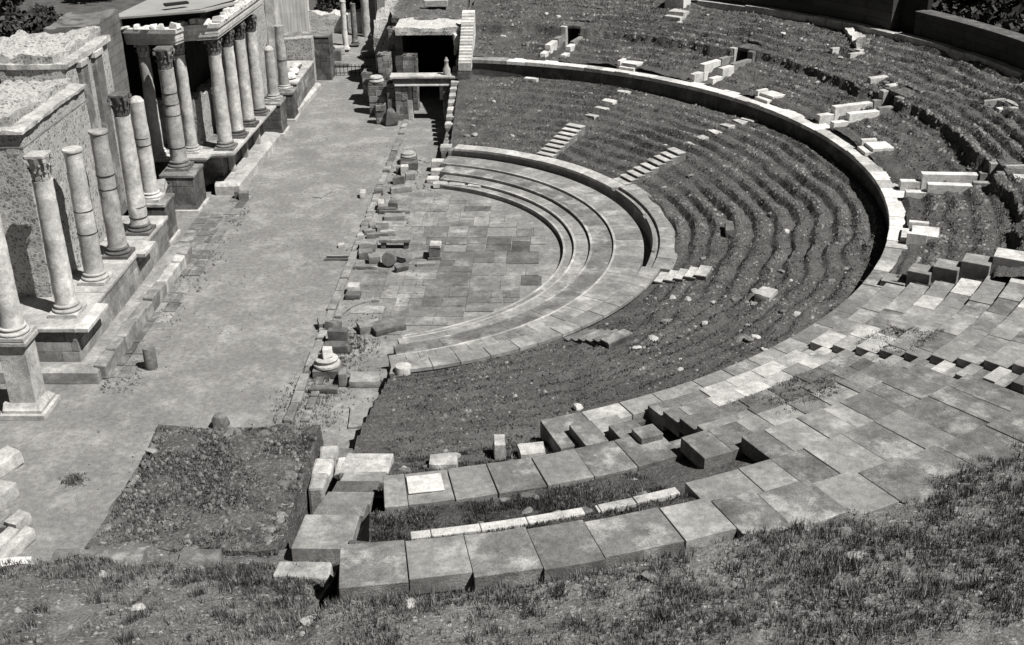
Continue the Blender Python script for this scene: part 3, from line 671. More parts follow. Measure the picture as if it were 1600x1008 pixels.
t = thing('fallen_moulding', (-10.1, 4.0, 0), 'rough broken cornice block between the two dark pedestals', 'stone block'); q = MB(); masonry(q, -11.6, -9.6, 2.6, 5.0, 0, 1.55, .45, tones=.3); q.build('block_core', STONE_D, t, bevel=.02); q = MB(); q.obox((-9.95, 3.9, 1.55), .8, 1.3, .35, .2, j=.08); q.build('top_stone', STONE_L, t, bevel=.05)
# porch podium
t = thing('porch_podium', (-8, 11, 0), 'podium of the roofed porch with a bold cornice and deep black shadow', 'podium')
q = MB(); q.prism([(-13, 7.6), (-9.1, 7.6), (-9.1, 8.2), (-8.1, 8.5), (-7.75, 16), (-13, 16)], .3, 1.95); q.build('podium_body', STONE, t)
q = MB(); q.sweep([(-11.4, 6.75), (-8.35, 6.75), (-8.3, 7.35), (-7.2, 7.5), (-6.95, 15.9)], [(.1, 2.2), (.1, 2.1), (.0, 2.02), (-.05, 1.955), (-1.4, 1.955), (-1.4, 2.2)]); q.build('cornice', STONE_L, t)
q = MB(); q.prism([(-12.9, 7.3), (-8.9, 7.3), (-8.9, 8.0), (-7.8, 8.2), (-7.6, 15.9), (-12.9, 15.9)], 2.17, 2.206); q.build('porch_floor', STONE, t)
q = MB(); q.sweep([(-8.3, 7.45), (-7.12, 7.55), (-6.85, 16.2)], [(.0, 0), (.0, .45), (-.12, .56), (-.4, .6), (-1.1, .6), (-1.1, 0)]); q.build('base_moulding', STONE_L, t)
for i, yy in enumerate((9.3, 11.6, 13.9)):
    q = MB(); q.box(-8.0+.1*i, -7.72+.12*i, yy, yy+.3, .6, 1.95); q.build('pilaster_strip', STONE_L, t)
# entablature on the porch columns
t = thing('porch_entablature', (-8, 11, 7.6), 'carved marble entablature with ragged cornice resting on the porch columns', 'entablature')
PATH = [(-11.35, 6.75), (-9.0, 6.55), (-8.75, 7.35), (-7.35, 7.75), (-7.0, 15.5)]
q = MB(); q.sweep(PATH, [(.02, 7.66), (.04, 7.80), (.08, 7.805), (.1, 7.95), (-.62, 7.95), (-.62, 7.66)]); q.build('architrave', STONE_W, t)
q = MB(); q.sweep(PATH, [(.11, 7.952), (.13, 8.16), (.2, 8.22), (.23, 8.42), (-.6, 8.42), (-.6, 7.952)]); q.build('cornice', STONE_W, t)
L0 = 0
for a_, b_ in zip(PATH[:-1], PATH[1:]):
    A = Vector(a_); B_ = Vector(b_); d = (B_-A); ln = d.length; d = d/ln; nrm = Vector((d.y, -d.x)); s_ = .1
    while s_ < ln-.1:
        if RND.random() < .8:
            p = A+d*s_+nrm*RND.uniform(-.02, .08); q = MB(); hh = RND.uniform(.06, .3); q.obox((p.x, p.y, 8.41), RND.uniform(.2, .42), RND.uniform(.25, .5), hh, math.atan2(d.y, d.x), j=.06, taper=.7); q.build('cresting_stone', STONE_W, t, bevel=.03)
        s_ += RND.uniform(.2, .36)
t = thing('porch_roof', (-9.5, 11, 8.3), 'flat pale roof sheet over the porch with the shadow gap beneath filled in black', 'roof')
RP = [(-11.9, 6.55), (-7.45, 6.75), (-7.3, 15.3), (-12.6, 16), ]
q = MB(); q.prism(RP, [8.82, 9.1, 8.02, 8.1], [8.92, 9.2, 8.12, 8.2]); q.build('roof_sheet', ROOFM, t, bevel=.01)
q = MB(); q.prism([(-11.6, 7.3), (-8.0, 7.5), (-7.75, 15.2), (-12, 15.8)], 8.205, [8.81, 9.08, 8.01, 8.09]); q.build('gap_shade_fill', DARK, t)  # solid fill, coloured black for the shadow under the roof sheet
q = MB(); q.obox((-9.6, 9.4, 8.95), 1.1, .5, .1, .5, j=.02); q.build('roof_hatch', DARK, t)

def ragged(z, a=.25, s=.9, sd=0):
    return lambda x, y: z+a*float(fbm(np.array([[x, y, sd]]), s, 3)[0])
def wall(name, x0, x1, y0, y1, z0, z1, m, lab, amp=.05, step=.2, top=None, ta=None, seed=0):
    return one(rough_box(x0, x1, y0, y1, z0, z1, step, amp, top, seed, ta), name, m, lab, 'wall', smooth=False)
# back walls of the stage front
t = thing('stage_wall', (-11, -5, 1.9), 'big rubble wall behind the four nearest columns with a pale top and string course', 'wall')
rough_box(-12.4, -9.95, -8.7, -2.5, 1.9, 7.55, .16, .045, None, 3, .02).build('wall_body', RUBBLE, t)
q = MB(); q.sweep([(-12.4, -8.76), (-9.9, -8.76), (-9.9, -2.5)], [(-.03, 7.57), (-.03, 7.63), (-.3, 7.63), (-.3, 7.57)]); q.build('string_course', STEP, t)
rough_box(-12.35, -9.97, -8.66, -2.5, 7.641, 8.12, .16, .02, None, 4, .02).build('upper_courses', RUBBLE, t)
rough_box(-10.5, -9.84, -8.85, -2.5, 8.1, 8.24, .11, .06, None, 41, .06).build('top_edge', STONE_L, t); rough_box(-12.5, -10.4, -8.85, -8.25, 8.1, 8.22, .11, .06, None, 42, .06).build('top_edge', STONE_L, t)
rough_box(-12.6, -10.45, -8.3, -2.4, 8.05, 8.45, .11, .08, None, 5, .2).build('rubble_top', RUBBLE, t)
wall('rubble_wall', -14.6, -12.4, -13, -8.9, 0, 8.6, RUBBLE, 'rubble wall at the left edge behind the nearest column', ta=.2, seed=6)
t = thing('pilaster_wall', (-11.5, 0, 0), 'tall plastered wall with two pilasters left of the porch shadow', 'wall')
rough_box(-13.2, -10.62, -2.5, 2.4, 0, 8.95, .2, .03, None, 7, .06).build('wall_body', RUBBLE, t)
for y0, y1 in ((-1.25, -.55), (.35, 1.15)):
    q = MB(); q.box(-10.7, -10.42, y0, y1, 1.6, 8.55); q.build('pilaster', STONE, t, bevel=.02); q = MB(); q.box(-10.72, -10.36, y0-.08, y1+.08, 8.55, 8.8); q.build('pilaster_cap', STONE_L, t, bevel=.03)
rough_box(-13.2, -10.45, -2.55, 2.45, 8.8, 8.98, .13, .08, None, 43, .1).build('top_slab', STONE_L, t)
rough_box(-14.5, -11.0, -2.4, 2.9, 8.85, 9.2, .11, .10, None, 8, .22).build('rubble_top', RUBBLE, t)
wall('rubble_mass', -19, -13.2, -13, 5.0, 0, 8.3, RUBBLE, 'broad broken wall top behind the stage front with white rubble', .12, .3, None, .45, 9)
wall('return_wall', -13.5, -11.3, 2.95, 6.2, 0, 9.3, ASHLAR, 'dark narrow wall end standing at the left of the porch roof', .05, .22, None, .15, 10)
t = thing('porch_back_wall', (-11, 12, 0), 'broken pale wall inside the porch with its upper part painted near black as deep shade', 'wall')
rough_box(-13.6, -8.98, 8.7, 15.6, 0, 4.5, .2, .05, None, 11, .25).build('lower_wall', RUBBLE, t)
rough_box(-13.6, -9.5, 9.6, 15.6, 4.3, 7.6, .25, .05, None, 12, .1).build('upper_wall', DARK, t)  # near-black upper part: the porch shadow put into its colour
wall('porch_side_wall', -12.1, -8.6, 16.4, 17.3, 0, 5.6, RUBBLE, 'short rubble wall closing the far end of the porch', .05, .22, None, .2, 12)
mb = MB(); mb.box(-8.9, -8.4, 10.9, 11.2, 2.21, 4.2); one(mb, 'statue_niche', STONE_L, 'pale upright slab standing in the shade inside the porch', 'slab', bevel=.04)
# right of the porch
wall('rubble_wall', -12.5, -8.35, 17.6, 23.6, 0, 7.6, RUBBLE, 'tall rubble wall right of the porch, behind the short broken shaft', .05, .22, None, .2, 13)
mb = MB(); mb.box(-8.34, -7.75, 21.7, 22.9, 0, 7.4, .02); one(mb, 'pilaster', STONE_L, 'tall pale pilaster rising out of the frame right of the porch', 'pilaster', bevel=.03)
t = thing('side_podium', (-7.6, 23, 0), 'lower stone podium right of the porch with rounded white stones on top', 'podium')
q = MB(); masonry(q, -9, -6.95, 21.9, 27.5, 0, 1.75, .44, tones=.3); q.build('podium_body', STONE, t, bevel=.012); q = MB(); q.box(-9.0, -6.9, 21.85, 27.4, 1.755, 1.9, .03); q.build('top_slab', STONE_L, t, bevel=.03)
q = MB(); q.sweep([(-6.9, 21.6), (-6.6, 27.6)], [(.0, 0), (.0, .3), (-.15, .42), (-.6, .42), (-.6, 0)]); q.build('base_moulding', STONE_L, t)
def rock(c, sx, sy, sz, m, name, lab, cat, group=None, sd=None, rz=None):
    n = 10; V = []; F = []; rng = np.random.default_rng(RND.randrange(10**6) if sd is None else sd)
    a = rng.normal(size=(26, 3)); a /= np.linalg.norm(a, axis=1)[:, None]; a *= rng.uniform(.8, 1.05, (26, 1)); a = np.sign(a)*np.abs(a)**.75
    import bmesh
    bm = bmesh.new(); rz_ = rng.uniform(0, 3.1) if rz is None else rz; cz, sz_ = math.cos(rz_), math.sin(rz_)
    for p in a:
        x, y = p[0]*sx/2, p[1]*sy/2; bm.verts.new((c[0]+x*cz-y*sz_, c[1]+x*sz_+y*cz, c[2]+max(-.25, p[2])*sz))
    bmesh.ops.convex_hull(bm, input=bm.verts); bmesh.ops.delete(bm, geom=[v for v in bm.verts if not v.link_faces], context='VERTS')
    me = bpy.data.meshes.new(name); bm.to_mesh(me); bm.free(); o = link(name, me, m, None, bevel=min(sx, sy)*.06); return tag(o, lab, cat, group)
for i, (y_, s_) in enumerate(((22.8, .9), (23.9, .8), (25.2, .9))): rock((-7.5, y_, 2.05), s_, s_*.8, .3, STONE_W, 'rounded_stone', ['nearest', 'middle', 'farthest'][i]+' rounded white stone on the lower podium right of the porch', 'stone')
wall('rubble_wall', -9.4, -7.0, 27.6, 28.4, 0, 3.25, RUBBLE, 'square rubble wall facing the stage beyond the lower podium', .04, .18, None, .08, 14)
t = thing('masonry_pier', (-6.8, 30.4, 0), 'dark coursed pier at the left end of the iron fence', 'pier'); q = MB(); masonry(q, -7.4, -6.3, 29.9, 31.3, 0, 2.8, .4, (.4, .8), tones=.3); q.build('pier_body', STONE_D, t, bevel=.012); q = MB(); q.box(-9.5, -6.28, 29.85, 31.35, 2.802, 2.92, .02); q.build('cap', STONE, t, bevel=.03)
one(masonry(MB(), -9.5, -7.42, 29.9, 31.2, 0, 2.7, .4, tones=.3), 'masonry_wall', STONE_D, 'dark wall stretch between the rubble wall and the pier by the fence', 'wall')
# iron fence
t = thing('iron_fence', (-5.1, 31.1, 0), 'low black iron fence with spiked bars closing the far end of the stage', 'fence')
for z in (.14, .56): q = MB(); q.box(-6.3, -3.75, 31.08, 31.13, z, z+.05); q.build('rail', IRON, t)
for i in range(10):
    x = -6.2+i*.26; q = MB(); q.box(x-.018, x+.018, 31.085, 31.125, 0.0, .66); q.add([(x-.03, 31.08, .66), (x+.03, 31.08, .66), (x+.03, 31.13, .66), (x-.03, 31.13, .66), (x, 31.105, .8)], [(0, 1, 4), (1, 2, 4), (2, 3, 4), (3, 0, 4), (3, 2, 1, 0)]); q.build('bar', IRON, t)
# court beyond the fence
wall('plaster_wall', -14.5, -10.4, 44.0, 44.6, 0, 6.0, PLASTER, 'whitewashed wall with vertical streaks far behind the stage', .02, .4, None, .1, 15)
wall('court_wall', -10.4, -5.9, 44.2, 44.8, 0, 1.6, RUBBLE_L, 'pale lower wall with dark shrubs above it at the end of the court', .05, .25, None, .3, 16)
wall('court_wall', -5.3, -2.9, 45.0, 45.8, 0, 5.2, RUBBLE, 'grey streaked wall at the end of the court right of the tall pillar', .04, .25, None, .1, 17)
mb = MB(); mb.box(-6.1, -5.2, 43.7, 45.2, 0, 4.8); one(mb, 'shade_panel', DARK, 'panel painted shade black in the slot beside the tall pillar in the far court', 'panel')  # solid box, painted black for the shade inside the slot
for i, (x, y, sx, sz, lab) in enumerate(((-6.9, 35.4, .7, .7, 'dark square block at the foot of the white slender column'), (-6.2, 33.6, 1.0, .25, 'flat dark block on the sand behind the fence'), (-4.7, 36.6, 1.2, .3, 'long low block right of the white slender column'), (-7.0, 37.2, .7, .55, 'pale cube at the left of the white slender column'))):
    mb = MB(); mb.obox((x, y, 0), sx, sx*.8, sz, .1*i, j=.04); one(mb, 'stone_block', (STONE_D, STONE, STEP, STONE_L)[i], lab, 'stone block', bevel=.03)

# ------------------------------------------------------------------ far passage (parodos): piers, door, vault, end wall of the seating
def pier(x0, x1, y0, y1, h, lab, m=STONE, ta=.0, name='masonry_pier'):
    return one(masonry(MB(), x0, x1, y0, y1, 0, h, .38, (.4, .85), .05, .35), name, m, lab, 'pier', bevel=.02)
t = thing('stone_doorway', (.7, 20.6, 0), 'stone doorway with a long lintel at the end of the passage', 'doorway')
q = MB(); masonry(q, -.85, -.15, 20.35, 21.1, 0, 2.15, .4, (.3, .7), .03); q.build('jamb', STONE, t, bevel=.015)
q = MB(); masonry(q, 1.95, 2.6, 20.35, 21.1, 0, 2.15, .4, (.3, .7), .03); q.build('jamb', STONE, t, bevel=.015)
q = MB(); q.box(-.15, .12, 20.5, 21.0, 0, 2.15, .01); q.build('inner_jamb', STONE_L, t, bevel=.015)
q = MB(); q.box(1.75, 1.95, 20.5, 21.0, 1.2, 2.15, .03); q.build('inner_jamb', STONE_L, t, bevel=.015)
q = MB(); q.box(-.95, 2.75, 20.3, 21.0, 2.16, 2.52, .02); q.build('lintel', STONE, t, bevel=.03)
q = MB(); q.box(-1.1, 2.85, 20.2, 21.05, 2.522, 2.68, .02); q.build('lintel_cap', STONE_L, t, bevel=.03)
q = MB(); q.box(-.85, 2.6, 20.22, 20.345, 2.1, 2.17, .01); q.build('lintel_moulding', STONE_W, t)
pier(-.6, .2, 22.6, 23.3, 3.3, 'coursed square pier standing behind the doorway lintel')
t = thing('vaulted_passage', (.7, 26, 0), 'black mouth of the vaulted passage under a rubble topped bank behind the doorway', 'vault')
rough_box(-1.2, -.7, 24.0, 31, 0, 4.4, .25, .06, None, 21, .15).build('side_wall', ASHLAR, t)
rough_box(2.45, 3.0, 24.7, 31, 0, 4.4, .25, .05, None, 22, .1).build('side_wall', ASHLAR, t)
rough_box(-1.1, 2.9, 23.6, 30, 4.3, 4.72, .22, .08, None, 23, .1).build('roof', RUBBLE_L, t)
q = MB(); q.box(-.68, 2.44, 30, 30.4, 0, 4.25); q.build('shade_back', DARK, t)  # closing slab, painted black for the darkness of the passage
rough_box(-1.6, 2.9, 26.0, 33, 4.55, 5.35, .25, .1, lambda x, y: 4.75+.12*(y-26), 24, .15).build('bank_top', RUIN, t)
mb = MB(); mb.obox((1.0, 28.0, 5.15), 1.5, .5, .4, .05, j=.06); one(mb, 'stone_block', STONE_L, 'long pale block lying on top of the vaulted passage', 'stone block', bevel=.04)
mb = MB(); mb.lathe((2.2, 20.6, 2.68), [(.2, 0), (.22, .3), (.12, .5), (.1, .7), (.14, .8), (.05, 1.0)], 14); one(mb, 'finial', STONE_L, 'small pale finial standing on the right end of the doorway lintel', 'finial', smooth=True)
mb = MB(); mb.obox((2.65, 23.5, 3.2), .5, .6, 1.2, .1, j=.1); one(mb, 'stone_block', STONE_W, 'white leaning block at the right edge of the black vault mouth', 'stone block', bevel=.05)
pier(-3.4, -2.3, 24.5, 25.7, 1.8, 'low dark pier with a capstone beside the fence end')
t = thing('ruined_wall', (-2.4, 30, 0), 'broken masonry wall left of the vault throwing a jagged black shadow', 'wall')
rough_box(-3.1, -2.2, 28.5, 43, 0, 3.9, .3, .1, lambda x, y: 3.6+.5*math.sin(y*1.3)+.3*math.sin(y*3.1), 25, .4).build('wall_body', RUBBLE, t)
rough_box(-3.2, -1.7, 36, 43.4, 3.6, 4.3, .3, .1, None, 26, .3).build('rubble_top', RUBBLE_L, t)
one(masonry(MB(), -2.15, -1.45, 23.0, 23.9, 0, 3.3, .36, (.3, .6), .06, .35), 'ruined_pier', STONE, 'slender broken pier with a rounded cap left of the vault mouth', 'pier', bevel=.03)
one(masonry(MB(), -1.6, -1.22, 24.2, 24.9, 0, 4.6, .36, (.3, .6), .06, .35), 'ruined_pier', STONE, 'tall broken pier at the left corner of the vault top', 'pier', bevel=.03)
pier(-2.6, -1.05, 21.6, 22.5, 1.75, 'stepped wall stub left of the doorway, behind a column base')
pier(-1.95, -1.45, 19.7, 20.2, 1.15, 'small squared post in front of the wall stub left of the doorway')
pier(-1.35, -.9, 20.5, 21.4, 2.2, 'narrow masonry stub touching the left jamb of the doorway')
t = thing('moulded_base', (-2.2, 21.2, 1.75), 'round moulded column base on the wall stub left of the doorway', 'column base')
q = MB(); q.box(-2.6, -1.7, 21.65, 22.45, 1.752, 1.9); q.build('plinth', STONE_D, t); q = MB(); q.lathe((-2.15, 22.05, 1.9), [(.42, 0), (.46, .08), (.42, .16), (.36, .18), (.36, .22), (.4, .28), (.34, .34)], 20); q.build('base', STONE_L, t, True)
rock((-1.1, 19.5, .25), .9, .8, .8, STONE_D, 'fallen_stone', 'dark fallen boulder with a lit edge in front of the left door jamb', 'stone', sd=4)
# stepped end wall of the lower seating, far side
t = thing('end_wall', (2.8, 17, 0), 'stepped end wall of the far seating beside the passage, crowned with pale blocks', 'wall')
zz = (.9, .95, .98, 1.05, 1.22, 1.42, 1.6, 1.8, 1.98, 2.15, 2.35, 2.55, 2.75)
for i, z in enumerate(zz):
    y0 = 12.1+i*.78
    q = MB(); q.box(2.52, 2.93, y0, y0+.77, 0, z-.2, .01); q.build('wall_course', STONE, t, bevel=.01)
    if i > 3 or i == 0: q = MB(); q.box(2.46, 3.05, y0+.02, y0+.62, z-.198, z+.06, .02); q.build('cap_block', STONE_L, t, bevel=.03)
mb = MB(); mb.obox((3.0, 22.2, 2.7), .7, .6, .55, .1, j=.06); one(mb, 'stone_block', STONE_L, 'pale top block of the stepped end wall next to the white staircase', 'stone block', bevel=.04)
# white side staircase, far end
t = thing('side_staircase', (3.3, 20, 3.2), 'straight white staircase at the far end of the seating climbing to the top', 'stairs')
for i in range(17):
    q = MB(); y0 = 20.1+i*.255; q.box(2.92, 3.66, y0, y0+.27+(.0 if i < 16 else .4), 3.0, 3.46+.128*i); q.build('step', STONE_W if i % 3 else STONE_L, t, bevel=.01)
mb = MB(); masonry(mb, 2.85, 3.62, 20.12, 24.6, 0, 2.98, .4); one(mb, 'staircase_wall', STONE_D, 'shaded wall carrying the white side staircase', 'wall')
one(rough_box(3.0, 20, 28, 33.5, 3.5, 5.3, .35, .12, lambda x, y: 4.9+.1*(y-28), 27, .2), 'rubble_bank', RUIN, 'weedy rubble bank along the very top of the far seating', 'bank', smooth=True)

# ------------------------------------------------------------------ stage edge (pulpitum) and fragments
t = thing('stage_edge', (-.26, 2.5, 0), 'long line of kerb stones marking the old stage edge', 'kerb'); yy = -14.5
while yy < 20:
    ln = RND.uniform(.5, 1.3)
    if RND.random() < .97: q = MB(); q.obox((-.26+RND.uniform(-.03, .03), yy+ln/2, -.1), RND.uniform(.28, .36), ln-.03, .2+RND.uniform(-.02, .06), RND.uniform(-.03, .03), j=.02); q.build('kerb_stone', RND.choice((STONE, STEP, STEP)), t, bevel=.03)
    yy += ln
mb = MB(); yy = -14.4
for _ in range(7): mb.tone = RND.uniform(-.35, .1); mb.box(.15, .42, yy+.02, yy+.72, -.1, .07+RND.uniform(-.02, .04), .02); yy += .8
one(mb, 'inner_kerb', STONE, 'short inner line of kerb stones at the near end of the stage edge', 'kerb', bevel=.02)
def block(x, y, sx, sy, sz, rz, m, lab, z=0, tx=0, ty=0, j=.035, name='stone_block', cat='stone block', bevel=.025):
    mb = rough_box(-sx/2, sx/2, -sy/2, sy/2, 0, sz, max(.06, min(sx, sy, sz)/3.2), 0, None)
    P = np.array(mb.v); c_ = np.array([0, 0, sz/2]); hs = np.array([sx/2, sy/2, sz/2]); u = (P-c_)/hs; k_ = np.sort(np.abs(u), 1)[:, 1]       # wear the edges and corners most
    P = c_+(P-c_)*(1-.045*np.clip((k_-.75)/.25, 0, 1)**2)[:, None]; am = min(.03, .11*min(sx, sy, sz)); sd_ = RND.uniform(0, 90)
    P = P+np.stack([fbm(P+sd_+13*i, 2.2, 3) for i in range(3)], 1)*am
    M_ = Matrix.Translation((x, y, z)) @ Matrix.Rotation(rz, 4, 'Z') @ Matrix.Rotation(tx, 4, 'X') @ Matrix.Rotation(ty, 4, 'Y'); mb.v = [tuple(M_ @ Vector(p)) for p in P]
    return one(mb, name, m, lab, cat, smooth=True)
def drum(x, y, r, h, m, lab, tilt=0, name='column_drum', z=0, rz=0):
    mb = MB(); ax = Matrix.Rotation(rz, 3, 'Z') @ Matrix.Rotation(tilt, 3, 'X'); mb.lathe((x, y, z), [(r*.98, 0), (r, .03), (r*.97, h*.5), (r*.93, h-.03), (r*.88, h)], 20, ax); return one(mb, name, m, lab, 'column piece', smooth=True)
drum(-5.96, -10.65, .23, .82, STONE, 'lone short round stump standing on the sand beside the near podium', name='stone_stump')
rock((-2.4, -14.7, .1), .6, .55, .45, STONE, 'boulder', 'rounded boulder on the sand just behind the weedy platform', 'stone', sd=8)
drum(3.35, -12.4, .30, 1.05, STONE_L, 'upright fluted column drum at the near end of the orchestra steps')
# moulded base with broken shaft, near the middle of the stage edge
t = thing('moulded_base', (.45, -11.0, 0), 'moulded round column base with a broken white shaft, near end of the stage edge', 'column base')
q = MB(); q.box(.0, .92, -11.45, -10.55, 0, .3, .02); q.build('plinth', STONE_D, t, bevel=.02)
q = MB(); q.lathe((.46, -11.0, .3), [(.43, 0), (.48, .06), (.47, .13), (.40, .17), (.37, .2), (.40, .24), (.41, .3), (.34, .34)], 24); q.build('torus', STONE_L, t, True)
q = MB(); q.obox((.5, -10.98, .64), .4, .36, .36, .3, j=.06, taper=.75); q.build('broken_shaft', STONE_W, t, bevel=.03)
block(1.15, -11.75, .25, .5, .5, .1, STEP, 'small pale wedge leaning beside the moulded round base')
block(.55, -12.3, 1.0, .35, .16, 0, STONE_D, 'low dark slab in front of the moulded round base')
block(1.9, -11.7, 1.1, .75, .25, .05, STEP, 'large flat pale slab left of the upright drum')
block(2.75, -11.55, .7, .85, .27, .03, STEP, 'second large flat slab between the pale slab and the upright drum')
block(2.9, -12.6, .3, 1.5, .5, .05, STONE, 'narrow kerb wall below the upright drum')
block(2.2, -14.1, 1.0, 1.4, .08, .1, STEP, 'rounded pale paving slab near the weedy platform')
block(2.1, -16.2, 1.1, .9, .1, -.1, STEP, 'broken pale paving slab touching the platform wall')
block(.45, -8.6, .75, .4, .55, 0, STONE_D, 'carved dark fronted block beside a flat dark slab at the stage edge')
block(.5, -9.25, .95, .5, .28, 0, STONE_D, 'flat dark slab in front of the carved block at the stage edge')
block(1.45, -7.55, .9, .55, .3, .4, STEP, 'left half of the large broken slab lying tilted by the orchestra', tx=.08)
block(2.15, -7.5, 1.3, .7, .26, .55, STONE, 'right half of the large broken slab, pointed, lying by the orchestra', tx=.1)
block(-.3, -7.3, .45, .5, .35, .3, STEP, 'small pale stone on the kerb line across from the broken slab', tx=.2)
block(.05, -7.6, .4, .6, .35, -.5, STONE_D, 'tilted dark stone just inside the kerb across from the broken slab', tx=-.3)
block(.35, -4.1, .45, .5, .35, .05, STONE_L, 'small white cube standing alone on the stage edge below the big fragments')
block(.4, -4.6, .6, .5, .2, 0, STONE_D, 'dark flat stone under the small white cube')
mb = MB()
for k in range(9): a = rad(100+k*9); mb.obox((1.6+1.5*math.cos(a), -6.6+1.7*math.sin(a), 0), .22, .32, .1, a, j=.02)
one(mb, 'curved_kerb', STEP, 'quarter circle of small kerb stones in front of the big broken slab', 'kerb', bevel=.02)
# trench slab
block(-.85, -.35, 1.15, .1, .05, 0, STEP, 'thin pale edge of the shallow trench on the stage side', z=-.0)
t = thing('floor_trench', (-.8, -.55, 0), 'narrow trench frame crossing the stage edge, its inside painted black as shade', 'trench'); q = MB(); q.box(-1.4, -.2, -.72, -.42, .032, .045); q.build('trench_shade', DARK, t)  # flat plate above the sand, coloured black for the shade of the trench
q = MB(); q.box(-1.45, -.2, -.8, -.74, .0, .09); q.build('trench_rim', STONE, t)
block(-.95, .75, .3, .22, .16, .2, STONE_L, 'tiny white stone on the sand left of the trench')
block(.3, .35, .75, .6, .42, 0, STEP, 'pale box like block left of the dark bench shaped fragment')
block(.3, -.35, .6, .55, .3, .1, STONE, 'grey block in front of the pale box like block')
t = thing('stone_bench', (1.4, .6, 0), 'long bench shaped fragment with black shadow beneath its slab', 'stone bench'); q = MB(); q.box(.75, 2.15, .45, .85, .3, .46, .02); q.build('seat', STEP, t, bevel=.02)
for x in (.85, 1.85): q = MB(); q.box(x, x+.2, .5, .82, 0, .298); q.build('support', STONE_D, t)
block(.75, -.95, .5, .45, .34, .2, STEP, 'small pale square block nearest the dark round hollow')
drum(1.45, -1.3, .32, .3, STONE_D, 'dark end of a fallen column drum among the fragments', tilt=math.pi/2*.85, z=.3)
block(1.9, -.75, .9, .5, .35, -.5, STONE, 'rough grey fragment right of the fallen drum', tx=.2)
block(2.6, -.3, .9, .7, .12, .3, STEP, 'flat pale slab between the bench fragment and the white topped altar')
block(2.0, -1.9, .6, .25, .3, .6, STONE_D, 'dark splintered stone below the fallen drum', tx=.3)
block(3.0, -1.35, .8, .25, .14, .1, STEP, 'thin pale slab on the orchestra edge near the altar')
block(.3, -1.7, 1.4, .14, .12, -.05, STONE, 'thin ledge stone parallel to the trench')
t = thing('stone_altar', (3.3, -.55, 0), 'small upright altar block with a white top alone on the orchestra floor', 'altar'); q = MB(); q.box(3.02, 3.62, -.82, -.28, 0, .14, .02); q.build('foot', STONE, t, bevel=.02)
q = MB(); q.box(3.08, 3.56, -.78, -.32, .142, .55, .02); q.build('body', STONE, t, bevel=.02); q = MB(); q.box(3.1, 3.62, -.8, -.3, .552, .72, .03); q.build('top', STONE_L, t, bevel=.03)
FR = [(.5, 1.9, 1.0, .25, .2, .15, STEP, 'long pale chipped stone above the pale box like block'), (.95, 2.15, .7, .25, .22, .1, STEP, 'second long chipped stone beside the grey upright slab'),
      (.0, 2.35, .4, .35, .2, .3, STEP, 'small chipped stone on the kerb beside the grey upright slab'), (1.0, 4.2, 1.0, .55, .22, .05, STEP, 'broad pale slab halfway along the far half of the stage edge'),
      (.9, 4.9, 1.5, .15, .14, -.05, STONE, 'thin dark edged slab behind the broad pale slab'), (.2, 5.6, .28, .6, .38, .05, STONE_L, 'upright white stone on the far half of the stage edge'),
      (.75, 5.6, .45, .4, .35, .1, STONE_D, 'dark cube right of the upright white stone'), (.5, 5.15, .9, .3, .2, 0, STONE_D, 'dark flat stone in front of the upright white stone'),
      (.85, 7.9, 1.1, .35, .3, .3, STEP, 'long pale sloping stone two thirds along the stage edge'), (-.2, 7.6, .4, .4, .25, .2, STONE_D, 'dark stone on the kerb left of the long sloping stone'),
      (.6, 9.3, .6, .4, .35, .05, STONE_D, 'dark carved block behind the long sloping stone'), (1.1, 10.0, .5, .5, .3, .2, STEP, 'pale irregular stone right of the dark carved block'),
      (.75, 10.6, .4, .4, .5, .2, STONE_L, 'white upright chunk below the far moulded base'), (.45, 10.9, .35, .35, .3, .2, STONE_D, 'small dark stone left of the white upright chunk'),
      (.9, 11.6, .9, .55, .35, .0, STONE_D, 'dark stepped block under the far moulded base'), (.1, 3.2, .3, .5, .14, .2, STEP, 'low pale stone on the kerb opposite the broad pale slab')]
for x, y, sx, sy, sz, rz, m_, lab in FR: block(x, y, sx, sy, sz, rz, m_, lab)
block(.62, 2.75, .5, .75, .12, .05, STONE_D, 'grey upright slab leaning among chipped pale stones', tx=.35)
t = thing('moulded_base', (.7, 12.6, 0), 'far moulded column base on a dark block along the stage edge', 'column base'); q = MB(); q.box(.3, 1.15, 12.15, 13.0, 0, .32, .02); q.build('plinth', STONE_D, t, bevel=.02)
q = MB(); q.lathe((.72, 12.58, .32), [(.38, 0), (.42, .06), (.4, .12), (.34, .15), (.36, .22), (.3, .26)], 20); q.build('base', STONE_L, t, True)
block(-.93, 7.2, .28, .5, .3, .1, STONE_L, 'small white upright stone alone on the sand left of the stage edge')
block(-3.0, 7.6, .5, 1.2, .04, -.3, STEP, 'flat pale slab let into the sand in the middle of the stage')
block(-6.75, 6.9, .45, .4, .4, .1, STONE, 'small cube at the corner of the porch base on the sand')
block(-7.1, 7.05, .3, .3, .38, .1, STONE_D, 'dark little cube set against the porch base corner')
